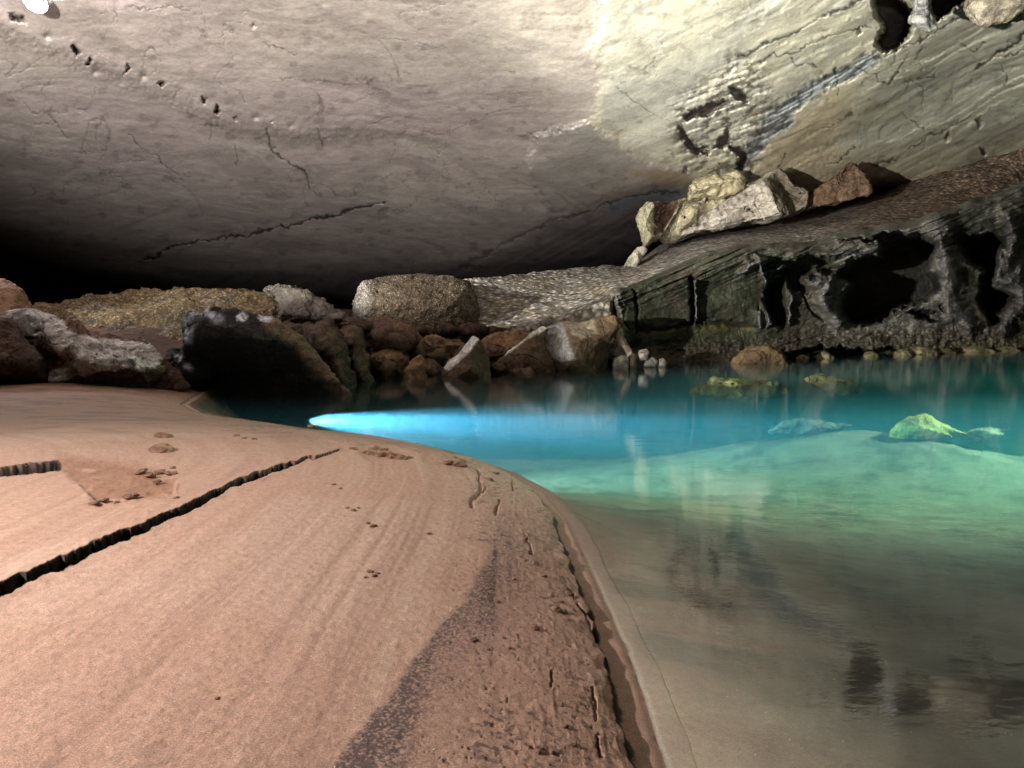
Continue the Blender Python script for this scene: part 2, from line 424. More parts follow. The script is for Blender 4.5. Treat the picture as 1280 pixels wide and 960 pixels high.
def sand_base(s, y):
    far = sstep(4.5, 8.5, y)
    top = .28 - .05 * far
    z = .050 - .030 * sstep(6.5, 8, y) + top * (1 - np.exp(-np.maximum(s - .10, 0) / (.55 + .25 * far)))
    z = z + .012 * np.maximum(s - 1, 0) * (1 - far)
    strip = np.clip(s, 0, 1) * .16
    edge = sstep(.095, .112, s)
    return strip * (1 - edge) + z * edge

def clearing(px, py):
    return sstep(6, -8, poly_d(px, py, [(72,578),(84,568),(110,572),(150,576),(205,586),(222,598),(220,618),(190,624),(150,628),(122,634),(108,616),(88,598)]))
def bedcol(x, y, s):
    n = fbm(P2(x, y, .5, .5), 3, 201)
    c = mix((.24,.18,.12), (.28,.24,.155), sstep(-.3, .3, n))
    c = mix(c, (.34,.225,.16), .85 * sstep(-1.3, -.1, s))
    c = mix(c, (.10,.085,.055), .75 * sstep(-.05, .4, fbm(P2(x, y, 1.6, 3.0), 5, 203, .62)))
    c = mix(c, (.40,.38,.26), .4 * sstep(.0, .4, fbm(P2(x, y, 2.4, 4.4), 5, 204, .62)))
    return c * (1 - .72 * sstep(-.02, -1.0, s) * sstep(8, 4.5, y))[..., None]  # near bed darkened in colour in place of dimmer light
def build_sand():
    u = np.concatenate([np.linspace(-1600, -22, 90), np.arange(-20, 900, 1.25), np.linspace(905, 1400, 30)])
    v = np.concatenate([np.linspace(462, 488, 22), np.arange(488.6, 566, .6), np.arange(566, 980, 1.15), np.geomspace(982, 4200, 70)])
    U, V = np.meshgrid(u, v)
    B = G(U, V, .28)
    x, y = B[..., 0], B[..., 1]
    s0, arc = shore_sd(x, y)
    rag = .022 * fbm(P2(x, y, 16, 12), 4, 101) + .016 * fbm(P2(x, y, 3.5, 3.5), 2, 102)
    s = s0
    se = s + rag * sstep(.3, .12, s)
    z = sand_base(se, y)
    z += .035 * fbm(P2(x, y, .5, .5), 2, 103) * sstep(.2, 1.2, s)
    # flow streaks parallel to the shore
    wa = fbm(P2(s, arc, .8, .5), 2, 104)
    st1 = fbm(P2(s + .06 * wa, arc, 26, .45), 4, 105)
    st2 = fbm(P2(s + .05 * wa, arc, 9, .3), 2, 106)
    z += (.0012 * st1 + .0025 * st2) * sstep(.25, .6, s)
    # rough crumbly rim
    rim = sstep(.10, .14, se) * sstep(.62, .28, s)
    z += rim * (.0028 * ridged(P2(x, y, 30, 24), 4, 107))
    pxv, pyv = proj(np.stack([x, y, np.maximum(z, 0)], -1))
    w1 = fbm(P2(pxv, pyv, 1/12, 1/12), 3, 108)
    wf = fbm(P2(pxv, pyv, 1/5, 1/5), 2, 118)
    qx = pxv + w1 * 6 + wf * 2; qy = pyv + w1 * 3.5 + wf * 1.6
    qx1 = pxv + w1 * 2; qy1 = pyv + w1 * 2.6 + wf * .45
    # long open crack and its shorter neighbour
    main = [(-420,880),(-120,795),(0,738),(60,712),(110,690),(170,664),(230,638),(290,607),(340,588),(380,575),(425,563)]
    wid = (1 + .3 * fbm(P2(pxv, pyv, 1/16, 1/16), 3, 124)) * ip(pxv, [(-400,22),(0,7.5),(120,6.5),(250,4.2),(330,2.8),(390,1.7),(430,.7)])
    d1 = line_d(qx1, qy1, main)
    g1 = sstep(1.15, .75, d1 / wid) * sstep(434, 415, pxv)
    d2 = line_d(qx1, qy1, [(-300,600),(0,590),(40,585),(72,582)])
    g2 = sstep(1.15, .75, d2 / (5.5 + 0 * pxv)) * sstep(78, 72, pxv)
    z -= .13 * g1 + .10 * g2
    z += .006 * sstep(3.0, 1.0, d1 / np.maximum(wid, 1)) * (1 - g1)
    cl = clearing(qx, qy)
    z -= .016 * cl
    z += cl * .012 * ridged(P2(x, y, 9, 9), 4, 109)
    cle = np.exp(-(poly_d(qx, qy, [(72,578),(84,568),(110,572),(150,576),(205,586),(222,598),(220,618),(190,624),(150,628),(122,634),(108,616),(88,598)]) / 3.5) ** 2)
    z += cle * .006 * (1 + fbm(P2(x, y, 20, 20), 2, 119)) * sstep(590, 610, pyv)
    # crumbled scarp along the far crest
    sc = line_d(qx, qy, [(250,528),(330,536),(380,545),(440,556),(500,566),(560,574),(590,578)])
    scw = sstep(200, 330, pxv) * sstep(640, 590, pxv)
    z += scw * np.exp(-(sc / 5) ** 2) * (.010 + .022 * ridged(P2(x, y, 8, 8), 3, 110))
    up = (qy - ip(qx, [(200,520),(330,528),(380,538),(440,548),(500,558),(560,567),(600,574),(650,600)]))
    z -= .018 * scw * sstep(2, -4, up) * sstep(-26, -6, up)
    # small gashes near the crest
    gash = np.zeros_like(z)
    for pts, w in [([(603,603),(598,612),(590,628)], 2.2), ([(588,632),(594,618),(607,610)], 2.4), ([(622,624),(618,634),(618,642)], 1.6), ([(598,588),(602,596),(600,602)], 1.6),([(640,600),(640,612)],1.2),
                   ([(656,668),(660,680),(663,692)],1.2), ([(712,738),(722,748),(716,744)],2.5),([(723,756),(735,770),(742,800)],1.5),([(741,860),(745,880),(744,900)],1.6),([(690,840),(690,860)],1.2),([(748,922),(752,945)],2.0),([(668,936),(690,940),(700,944)],1.6)]:
        gash = np.maximum(gash, sstep(1.1, .4, line_d(qx, qy, pts) / w))
    z -= .022 * gash
    pk = sstep(.56, .66, fbm(P2(x, y, 85, 85), 2, 131)) * sstep(.12, .2, s) * sstep(.9, .45, s)
    z -= .003 * pk
    z += .0016 * fbm(P2(x, y, 55, 55), 2, 111) * sstep(.12, .2, s)
    # small scour terrace left of the upper bank
    z += .010 * fbm(P2(x, y, 5, 3), 3, 112) * sstep(5.5, 8, y)
    # underwater continuation
    z = np.where(s < 0, s * .20 + np.minimum(s + .09 + .03 * fbm(P2(x, y, 3, 3), 3, 140), 0) * .7, z)
    P = np.stack([x, y, z], -1)
    # ---- colour
    c = np.broadcast_to(np.array((.50,.315,.235)), P.shape).copy()
    c = mix(c, (.55,.385,.30), .6 * sstep(-.2, .4, fbm(P2(x, y, 1.2, 1.2), 3, 113)))
    c = mix(c, (.60,.44,.345), .40 * sstep(.0, .5, st1) * sstep(.4, .8, s) * (1 - .5 * sstep(1, 1.6, s)))
    c = mix(c, (.30,.185,.14), .42 * sstep(.05, .5, -st1) * sstep(.3, .6, s) * (1 - .5 * sstep(1, 1.6, s)))
    grain = fbm(P2(x, y, 170, 170), 2, 114)
    # dark mineral band
    bc = .66 + .06 * wa - .10 * sstep(2.0, 3.4, y)
    se_ = .05 * fbm(P2(x, y, 4, 2), 3, 122) + .010 * fbm(P2(x, y, 40, 25), 2, 123) + ip(y, [(0,.86),(1.4,.80),(2,.73),(2.95,.54),(4,.42)]) + .012 * wa
    band = sstep(se_, se_ - .03, s) * np.exp(-(np.maximum(se_ - s, 0) / .15) ** 2) * sstep(4.2, 2.4, y) * (.75 + .9 * st1)
    c = mix(c, (.085,.06,.065), np.clip(band * (.80 + 1.1 * grain) * 1.2, 0, .90))
    bb = np.exp(-((s - .45) / .22) ** 2) * sstep(-.1, .5, fbm(P2(x, y, 5, 3), 3, 115)) * sstep(5.2, 3.8, y)
    spk = sstep(.12, .42, fbm(P2(x, y, 60, 60), 3, 116))
    c = mix(c, (.10,.07,.07), np.clip(.85 * bb * spk, 0, .8))
    c = mix(c, (.08,.05,.045), .7 * pk)
    c = mix(c, (.14,.09,.08), .6 * spk * rim * sstep(-.2, .3, fbm(P2(x, y, 9, 4), 2, 117)))
    c = mix(c, (.30,.15,.085), .75 * cl * sstep(-.7, -.1, fbm(P2(x, y, 7, 7), 3, 121)))
    c = mix(c, (.34,.19,.12), .55 * sstep(7, 0, d1) * (1 - sstep(-2, 2, qy - ip(pxv, main)) ))
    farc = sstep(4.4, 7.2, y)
    c = mix(c, (.20,.115,.075), .85 * farc)  # light falloff painted as darker far sand
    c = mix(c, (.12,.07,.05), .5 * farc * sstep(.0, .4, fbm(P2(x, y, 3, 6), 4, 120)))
    gm = np.maximum(sstep(1.45, 1.1, d1 / wid) * sstep(434, 415, pxv), sstep(1.4, 1.1, d2 / 5.5) * sstep(80, 74, pxv))
    c = mix(c, (.018,.011,.008), .97 * gm)  # shade inside the cracks painted nearly black
    wet = sstep(.10, .0, se)
    c = mix(c, (.40,.26,.19), .75 * wet)
    c = mix(c, bedcol(x, y, s0), sstep(-.0, -.12, s0))
    c = mix(c, (.035,.022,.018), .9 * sstep(.082, .092, se) * sstep(.118, .108, se))  # shadow of the crumbled scarp painted as a dark band
    c = mix(c, (.11,.065,.045), .6 * np.exp(-((s - .012) / .014) ** 2))
    c = mix(c, (.62,.56,.47), .65 * np.exp(-((s0 + .012 + rag * .5) / .008) ** 2) * sstep(4.2, 3.2, y))
    dryness = np.clip(1 - .75 * wet, 0, 1)
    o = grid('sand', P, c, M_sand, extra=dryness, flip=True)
    tag(o, kind='structure')
    return o
build_sand()
def sand_z(x, y):
    s, _ = shore_sd(np.array([x]), np.array([y]))
    return float(sand_base(s, np.array([y]))[0] + .035 * (fbm(P2(np.array([x]), np.array([y]), .5, .5), 2, 103) * sstep(.2, 1.2, s))[0])

# ------------------------------------------------------------------ riverbed
def bed_z(x, y, s):
    d = np.maximum(-s, 0)
    nr = sstep(2.0, 11, y)
    z = -.001 - .75 * (1 - np.exp(-d / (4.2 - 2.8 * nr))) - .45 * nr * sstep(0, .5, d) - .9 * sstep(12, 17, y) - .0 * d
    z = z - .25 * sstep(-.12, .3, s)
    z = z + .0 
    return z
def build_bed():
    u = np.linspace(-200, 2400, 900)
    v = np.concatenate([np.linspace(418, 470, 60), np.arange(471, 980, 1.5), np.geomspace(982, 4000, 40)])
    U, V = np.meshgrid(u, v)
    B = G(U, V, -.5); x, y = B[..., 0], B[..., 1]
    s, arc = shore_sd(x, y)
    z = bed_z(x, y, s)
    n = fbm(P2(x, y, .5, .5), 3, 201); rp = ridged(P2(x + .5 * n, y, 1.6, 3.0), 3, 202)
    z += .62 * np.exp(-((x - 5.8) / 2.6) ** 2 - ((y - 11.7) / 1.5) ** 2)
    z += sstep(.2, 1.5, -s) * (.06 * n + .012 * rp + .02 * fbm(P2(x, y, 5, 8), 3, 205))
    P = np.stack([x, y, z], -1)
    c = bedcol(x, y, s)
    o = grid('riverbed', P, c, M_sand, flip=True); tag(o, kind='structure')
build_bed()

# ------------------------------------------------------------------ water (closed body: rippled surface + absorbing, scattering volume)
def build_water():
    bm = bmesh.new()
    x0, x1, y0, y1, zb = -30, 60, -6, 60, -3.5
    vs = [bm.verts.new(p) for p in [(x0,y0,0),(x1,y0,0),(x1,y1,0),(x0,y1,0),(x0,y0,zb),(x1,y0,zb),(x1,y1,zb),(x0,y1,zb)]]
    for f in [(0,1,2,3),(7,6,5,4),(0,4,5,1),(1,5,6,2),(2,6,7,3),(3,7,4,0)]:
        bm.faces.new([vs[i] for i in f])
    me = bpy.data.meshes.new('water'); bm.to_mesh(me); bm.free()
    m = bpy.data.materials.new('water'); m.use_nodes = True
    nt = m.node_tree; nt.nodes.clear(); L = nt.links.new
    out = nn(nt, 'ShaderNodeOutputMaterial')
    tr = nn(nt, 'ShaderNodeBsdfTransparent'); gl = nn(nt, 'ShaderNodeBsdfGlossy'); gl.inputs['Roughness'].default_value = .0
    fr = nn(nt, 'ShaderNodeFresnel'); fr.inputs['IOR'].default_value = 2.0
    mx = nn(nt, 'ShaderNodeMixShader')
    tc = nn(nt, 'ShaderNodeTexCoord')
    mp = nn(nt, 'ShaderNodeMapping'); mp.inputs['Scale'].default_value = (1, 2.2, 1); mp.inputs['Rotation'].default_value = (0,0,.25)
    L(tc.outputs['Object'], mp.inputs[0])
    n1 = nn(nt, 'ShaderNodeTexNoise'); n1.inputs['Scale'].default_value = 2.2; n1.inputs['Detail'].default_value = 5; n1.inputs['Roughness'].default_value = .6
    n2 = nn(nt, 'ShaderNodeTexNoise'); n2.inputs['Scale'].default_value = 14; n2.inputs['Detail'].default_value = 3
    L(mp.outputs[0], n1.inputs['Vector']); L(mp.outputs[0], n2.inputs['Vector'])
    ad = nn(nt, 'ShaderNodeMath', operation='MULTIPLY_ADD'); L(n2.outputs['Fac'], ad.inputs[0]); ad.inputs[1].default_value = .16; L(n1.outputs['Fac'], ad.inputs[2])
    bp = nn(nt, 'ShaderNodeBump'); bp.inputs['Strength'].default_value = 1.0; bp.inputs['Distance'].default_value = .0016
    L(ad.outputs[0], bp.inputs['Height'])
    L(bp.outputs[0], gl.inputs['Normal']); L(bp.outputs[0], fr.inputs['Normal'])
    ge = nn(nt, 'ShaderNodeNewGeometry'); iv = nn(nt, 'ShaderNodeMath', operation='SUBTRACT'); iv.inputs[0].default_value = 1.0
    L(ge.outputs['Backfacing'], iv.inputs[1]); ff = nn(nt, 'ShaderNodeMath', operation='MULTIPLY')
    L(fr.outputs[0], ff.inputs[0]); L(iv.outputs[0], ff.inputs[1])
    L(ff.outputs[0], mx.inputs[0]); L(tr.outputs[0], mx.inputs[1]); L(gl.outputs[0], mx.inputs[2])
    L(mx.outputs[0], out.inputs['Surface'])
    ab = nn(nt, 'ShaderNodeVolumeAbsorption'); ab.inputs['Color'].default_value = (.02, .85, .70, 1); ab.inputs['Density'].default_value = .10
    sc = nn(nt, 'ShaderNodeVolumeScatter'); sc.inputs['Color'].default_value = (.25, .75, .95, 1); sc.inputs['Density'].default_value = .055
    sc.inputs['Anisotropy'].default_value = 0
    av = nn(nt, 'ShaderNodeAddShader'); L(ab.outputs[0], av.inputs[0]); L(sc.outputs[0], av.inputs[1])
    L(av.outputs[0], out.inputs['Volume'])
    me.materials.append(m)
    o = link(bpy.data.objects.new('water', me)); tag(o, kind='structure')
build_water()

# ------------------------------------------------------------------ cave floor behind the shore rocks
YSH = [(-30,12.5),(-8,12.5),(-5.5,14),(-4.6,17),(-3.2,19),(-1,21),(1.5,22),(3,23),(8,26),(15,32),(26,38),(60,60)]
def build_ground():
    x = np.linspace(-40, 40, 320); y = np.concatenate([np.linspace(10, 34, 240), np.linspace(34.3, 90, 60)])
    X, Y = np.meshgrid(x, y)
    d = Y - ip(X, YSH) - .4
    z = np.where(d < 0, d * .8, 1.0 * (1 - np.exp(-np.maximum(d, 0) / 1.8)) + .055 * np.maximum(d, 0))
    z = np.clip(z, -3, 1.75)
    z += .12 * fbm(P2(X, Y, .6, .6), 4, 301) * sstep(0, 1, d)
    P = np.stack([X, Y, z], -1)
    c = mix((.07,.04,.026), (.13,.075,.045), sstep(-.3, .4, fbm(P2(X, Y, .8, .8), 3, 302)))
    o = grid('ground', P, c, M_rock); tag(o, kind='structure')
build_ground()

# ------------------------------------------------------------------ gravel slope
LEDGE_TOP = [(700,420),(762,366),(775,360),(800,352),(831,338),(862,324),(882,314),(918,306),(994,303),(1020,300),(1044,293),(1098,281),(1142,275),(1175,262),(1200,256),(1240,240),(1290,218),(1500,130),(1900,-20)]
LEDGE_Y = [(740,21),(765,21.5),(850,23),(940,24.5),(1060,27.5),(1180,31),(1280,34.5),(1500,40),(1900,44)]
GTOP = [(520,352),(575,349),(600,347),(640,344),(700,337),(740,333),(782,331),(800,324),(830,304),(870,288),(930,279),(990,268),(1050,256),(1100,240),(1180,214),(1290,182),(1500,110),(1900,-60)]
def build_gravel():
    u = np.concatenate([np.arange(520, 1300, 1.3), np.linspace(1302, 1900, 120)])
    lo = np.where(u < 765, ip(u, [(520,415),(640,408),(700,400),(765,371)]), sip(u, LEDGE_TOP, 6) + 7)
    hi = sip(u, GTOP, 6)
    ylo = ip(u, [(520,22.5),(700,22),(765,22)]) * (u < 765) + (sip(u, LEDGE_Y, 10) + .35) * (u >= 765)
    yc = ceilY(u, hi) * np.where(u > 860, .965, 1)
    yhi = np.where(u < 770, ip(u, [(520,26),(600,27),(770,31)]), 0)
    yhi = np.where(u >= 770, ip(u, [(770,31),(850,37.5),(900,0)]), yhi)
    yhi = np.where(u > 850, mixs(37.5, yc, sstep(850, 900, u)), yhi)
    t = np.linspace(0, 1, 150)
    T, U = np.meshgrid(t, u, indexing='ij')
    TA = np.clip(T / .25, 0, 1); T = np.clip((T - .25) / .75, 0, 1)
    V = np.where(TA < 1, 448 + (lo - 448) * TA, lo + (hi - lo) * T)
    # inverse-depth interpolation keeps the slope straight in space
    Yv = 1 / ((1 / ylo) * (1 - T) + (1 / yhi) * T) + (1 - TA) ** .5 * 17 * sstep(762, 785, U)
    Y = Yv * (1 + .010 * fbm(P2(U, V, 1/60, 1/30), 3, 402) + .004 * fbm(P2(U, V, 1/7, 1/5), 3, 403))
    # ragged upper edge
    P = W(U, V + T**6 * 2.2 * fbm(P2(U, V, 1/9, 1/9), 3, 404), Y)
    # top goes on backwards behind the crest
    back = []
    for k in range(1, 14):
        q = P[-1].copy(); q[:, 1] += k * .8; q[:, 0] *= q[:, 1] / P[-1][:, 1]; q[:, 2] -= .03 * k * k * np.where(u < 800, 1, .0) - 0.0
        back.append(q)
    P = np.concatenate([P, np.stack(back)], 0)
    U2 = np.concatenate([U, np.repeat(U[-1:], 13, 0)]); V2 = np.concatenate([V, np.repeat(V[-1:], 13, 0)])
    n = fbm(P / 2.0, 3, 405)
    c = mix((.36,.30,.26), (.44,.39,.36), sstep(-.3, .3, n))
    white = sstep(840, 760, U2)
    c = mix(c, (.62,.57,.50), .85 * white)
    c = mix(c, (.50,.40,.24), .55 * white * sstep(-.1, .4, fbm(P2(U2, V2, 1/22, 1/14), 3, 408)))
    brn = sstep(1010, 1130, U2 + (330 - V2) * .2)
    c = mix(c, (.31,.20,.145), .8 * brn)
    c = mix(c, (.22,.14,.10), .7 * sstep(22, 34, V2 - hi_at(U2)) * brn)
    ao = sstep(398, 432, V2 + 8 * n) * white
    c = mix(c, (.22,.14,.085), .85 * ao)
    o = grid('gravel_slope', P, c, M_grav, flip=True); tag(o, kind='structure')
def mixs(a, b, t): return a * (1 - t) + b * t
def hi_at(u): return ip(u, GTOP)
build_gravel()

# ------------------------------------------------------------------ dark undercut ledge on the right
CAVES = [
 ([(1045,345),(1050,330),(1075,322),(1100,318),(1095,300),(1050,302),(1120,290),(1150,292),(1174,300),(1168,322),(1164,338),(1178,362),(1160,378),(1140,384),(1120,392),(1105,404),(1060,410),(1048,398),(1050,376),(1062,352)], 5.5, 10),
 ([(1195,296),(1245,288),(1255,300),(1250,330),(1243,356),(1268,370),(1262,384),(1245,396),(1250,408),(1235,408),(1228,390),(1218,374),(1226,356),(1225,340),(1210,330)], 4.5, 9),
 ([(1000,318),(1030,318),(1058,334),(1045,344),(1010,350),(1008,372),(990,365),(975,346),(962,340)], 1.6, 10),
 ([(862,348),(867,350),(866,375),(868,405),(863,408),(860,380)], 1.2, 3),
 ([(952,350),(980,342),(985,390),(978,410),(962,410),(955,380)], 2.2, 9),
 ([(978,440),(1010,434),(1060,436),(1120,434),(1124,440),(1100,446),(1060,446),(985,450)], 1.6, 5),
 ([(1130,392),(1150,386),(1178,392),(1180,402),(1160,400)], 1.2, 4),
 ([(1182,396),(1176,384),(1180,380)], .6, 3),
]
def build_ledge():
    u = np.concatenate([np.arange(756, 1300, 1.15), np.linspace(1302, 1900, 140)])
    top = sip(u, LEDGE_TOP, 5) + 1.6 * fbm(P2(u, u * 0, 1/14, 1), 3, 500)
    yb = sip(u, LEDGE_Y, 10)
    zb = np.full_like(u, -2.6)
    bx, by = proj(np.stack([(u - 640) / F * yb, yb, np.full_like(u, -.5)], -1))
    bot = by
    t = np.linspace(0, 1, 230)
    T, U = np.meshgrid(t, u, indexing='ij')
    V = top + (bot - top) * T
    wl = ip(U, [(740,457),(765,455),(850,452),(940,449),(1060,444),(1180,439),(1290,436),(1900,430)])
    H = (V - top) / (wl - top)               # 0 top .. 1 water line
    wob = fbm(P2(U, V, 1/16, 1/16), 3, 501); wob2 = fbm(P2(U, V, 1/16, 1/16, 7), 3, 502); f3 = fbm(P2(U, V, 1/5, 1/5), 2, 503)
    X = U + wob * 6 + f3 * 2; Q = V + wob2 * 6 + f3 * 2
    off = np.zeros_like(U)
    off += np.interp(H, [0, .05, .15, .35, .8, .9, 1.0, 1.4], [1.2, .0, -.3, .55, .9, .6, .1, -.8])
    # overhanging lip under the gravel
    lip = sstep(.30, .05, H) * sstep(820, 900, U)
    off -= .7 * lip
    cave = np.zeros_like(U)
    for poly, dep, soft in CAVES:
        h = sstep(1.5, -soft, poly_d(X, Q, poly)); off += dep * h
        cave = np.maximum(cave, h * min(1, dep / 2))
    # left edge turns back
    off += 3.5 * sstep(776, 757, U - .12 * (V - 365)) ** 2
    # joints
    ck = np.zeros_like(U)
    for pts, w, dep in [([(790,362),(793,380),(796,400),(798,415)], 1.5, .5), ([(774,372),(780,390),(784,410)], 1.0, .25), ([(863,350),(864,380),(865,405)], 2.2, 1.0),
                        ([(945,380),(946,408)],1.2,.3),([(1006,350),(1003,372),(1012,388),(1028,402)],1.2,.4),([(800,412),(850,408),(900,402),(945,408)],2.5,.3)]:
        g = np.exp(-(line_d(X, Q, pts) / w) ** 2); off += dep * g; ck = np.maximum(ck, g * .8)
    # stalactite-like drips and columns
    drip = np.zeros_like(U)
    for pts, w, amp in [([(945,322),(952,335),(955,348),(957,365),(960,385),(962,408)], 2.6, .8), ([(925,340),(945,330),(955,325)], 5, .6), ([(955,340),(972,336),(982,332)], 1.8, .5),
                        ([(868,355),(868,372),(870,400),(868,406)], 2.2, .6), ([(992,370),(988,385),(987,400)], 2.5, .6), ([(973,390),(970,408)], 3, .5), ([(946,388),(948,408)],3,.4),
                        ([(1172,268),(1178,300),(1185,330),(1190,360),(1192,395),(1210,405)], 15, 1.0), ([(1262,270),(1268,300),(1256,330),(1250,345),(1262,350)], 9, 1.2), ([(1275,340),(1278,380),(1260,400),(1255,408)], 10, 1.0),
                        ([(1020,352),(1035,350),(1030,372),(1040,392),(1048,405)], 10, .9), ([(1030,320),(1060,318),(1090,324)],4,.5)]:
        g = np.exp(-(line_d(X, Q, pts) / w) ** 2); off -= amp * g; drip = np.maximum(drip, g)
    off += .35 * fbm(P2(U, V, 1/40, 1/22), 3, 505) + .16 * ridged(P2(U, V + .25 * U, 1/22, 1/8), 4, 506) * (.12 + .6 * sstep(880, 1000, U) + .8 * sstep(.78, .85, H))
    off += .09 * ridged(P2(U, V, 1/5, 1/5), 2, 507) * (.35 + sstep(.75, .9, H))
    strat = ridged(P2(U, V + .42 * U, 1/60, 1/5.5), 3, 508)
    off += .28 * strat * sstep(.45, .15, H)
    Y = yb + off * (yb / 24)
    P = W(U, V, Y)
    n = fbm(P2(U, V, 1/24, 1/18), 4, 510)
    c = mix((.075,.08,.055), (.11,.095,.07), sstep(-.3, .3, n))
    smooth = sstep(950, 930, U)
    c = mix(c, (.085,.10,.06), .6 * smooth * sstep(-.3, .2, vnoise(P2(U, V, 1/30, 1/22), 511)))
    c = mix(c, (.20,.18,.05), .75 * smooth * np.exp(-((V - 414 + (U - 850) * .05) / 7) ** 2) * sstep(-.2, .3, f3 + n) * sstep(810, 840, U))
    rightc = sstep(990, 1080, U)
    c = mix(c, (.38,.36,.32), .85 * rightc * sstep(-.45, .1, n))
    c = mix(c, (.26,.24,.25), .85 * sstep(.25, .7, drip))
    lipc = sstep(.22, .04, H) * sstep(830, 900, U)
    c = mix(c, (.22,.21,.18), .7 * lipc * sstep(-.1, .4, strat))
    edge = sstep(778, 768, U - .2 * (V - 365)); c = mix(c, (.45,.42,.38), .8 * edge)  # light catching the left edge, painted as pale colour
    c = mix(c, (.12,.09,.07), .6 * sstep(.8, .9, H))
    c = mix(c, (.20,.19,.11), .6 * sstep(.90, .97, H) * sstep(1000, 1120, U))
    c = mix(c, (.03,.025,.022), .75 * np.maximum(cave, ck)) * .62  # shade in the hollows painted near black
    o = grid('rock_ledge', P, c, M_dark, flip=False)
    tag(o, 'long dark mossy rock ledge undercut by black hollows along the far water edge', 'rock ledge')
build_ledge()

# ------------------------------------------------------------------ boulders traced as solid bodies with real depth
def rock(name, label, outline, Y, thick, inner=(), colf=None, mat=None, cat='rock', seed=1, amp=.05, fine=.02, group=None, res=1.7, shrink=.72, kind=None, parent=None, bulge=.3):
    mat = mat or M_rock
    O = [(p[0], p[1], p[2] if len(p) > 2 else 0.0) for p in outline]
    if not inner:
        cx = sum(p[0] for p in O) / len(O); cy = sum(p[1] for p in O) / len(O)
        inner = [(cx, cy, -bulge)]
    pts = [Vector((p[0], -p[1])) for p in O] + [Vector((p[0], -p[1])) for p in inner]
    dd = [p[2] for p in O] + [p[2] for p in inner]
    n = len(O)
    res2 = geometry.delaunay_2d_cdt(pts, [], [list(range(n))], 1, 1e-4)
    vs, faces, orig = res2[0], res2[2], res2[3]
    bm = bmesh.new()
    bv = []
    for i, p in enumerate(vs):
        k = orig[i][0] if orig[i] else 0
        w = W(p[0], -p[1], Y + dd[k]); bv.append(bm.verts.new(w.tolist()))
    for f in faces:
        try: bm.faces.new([bv[i] for i in f])
        except ValueError: pass
    omap = {}
    for i in range(len(vs)):
        for k in orig[i]:
            if k < n: omap[k] = bv[i]
    cx = sum(p[0] for p in O) / n; cy = sum(p[1] for p in O) / n
    mid, back = [], []
    for p in O:
        m = W(cx + (p[0] - cx) * .97, cy + (p[1] - cy) * .97, Y + p[2] + thick * .4); mid.append(bm.verts.new(m.tolist()))
        q = W(cx + (p[0] - cx) * shrink, cy + (p[1] - cy) * shrink + 2, Y + p[2] * .5 + thick); back.append(bm.verts.new(q.tolist()))
    for a, b in ((None, mid), (mid, back)):
        for i in range(n):
            j = (i + 1) % n
            A = omap.get(i) if a is None else a[i]; B = omap.get(j) if a is None else a[j]
            if A is None or B is None: continue
            try: bm.faces.new([A, B, b[j], b[i]])
            except ValueError: pass
    bm.faces.new(back)
    bmesh.ops.triangulate(bm, faces=bm.faces[:])
    bmesh.ops.recalc_face_normals(bm, faces=bm.faces[:])
    target = Y / F * res * 1.25
    for it in range(7):
        es = [e for e in bm.edges if e.calc_length() > target * 1.5]
        if not es or len(bm.verts) > 26000: break
        bmesh.ops.subdivide_edges(bm, edges=es, cuts=1)
        bmesh.ops.triangulate(bm, faces=[f for f in bm.faces if len(f.verts) > 3])
        if it == 1:
            bmesh.ops.smooth_vert(bm, verts=bm.verts[:], factor=.35, use_axis_x=True, use_axis_y=True, use_axis_z=True)
    bm.normal_update()
    me = bpy.data.meshes.new(name)
    bm.to_mesh(me); bm.free()
    N = len(me.vertices)
    co = np.empty(N * 3, np.float32); me.vertices.foreach_get('co', co); co = co.reshape(-1, 3).astype(float)
    no = np.empty(N * 3, np.float32); me.vertices.foreach_get('normal', no); no = no.reshape(-1, 3).astype(float)
    sc = max(.3, Y / 20)
    dsp = amp * fbm(co / (1.1 * sc), 3, seed * 7) * 2 + 1.5 * fine * ridged(co * np.array([1, 1, 1.7]) / (.30 * sc), 4, seed * 7 + 3) + fine * np.round(2.5 * fbm(co / (.6 * sc), 2, seed * 7 + 5))
    co2 = co + no * dsp[:, None]
    me.vertices.foreach_set('co', co2.astype(np.float32).reshape(-1))
    px, py = proj(co2)
    col = colf(px, py, co2, no) if colf else np.broadcast_to(np.array((.2,.13,.09)), co2.shape)
    set_col(me, np.asarray(col))
    me.polygons.foreach_set('use_smooth', np.ones(len(me.polygons), bool))
    me.materials.append(mat); me.update()
    o = link(bpy.data.objects.new(name, me))
    if parent is None: tag(o, label, cat, group, kind)
    else:
        o.parent = parent
        if label: o['label'] = label
    return o

def two(a, b, s=1.0, seed=0, k=1.0):
    def f(px, py, co, no):
        return mix(a, b, k * sstep(-.25, .3, fbm(co / s, 4, seed)))
    return f
BR = (.045,.027,.018); BR2 = (.095,.06,.037)

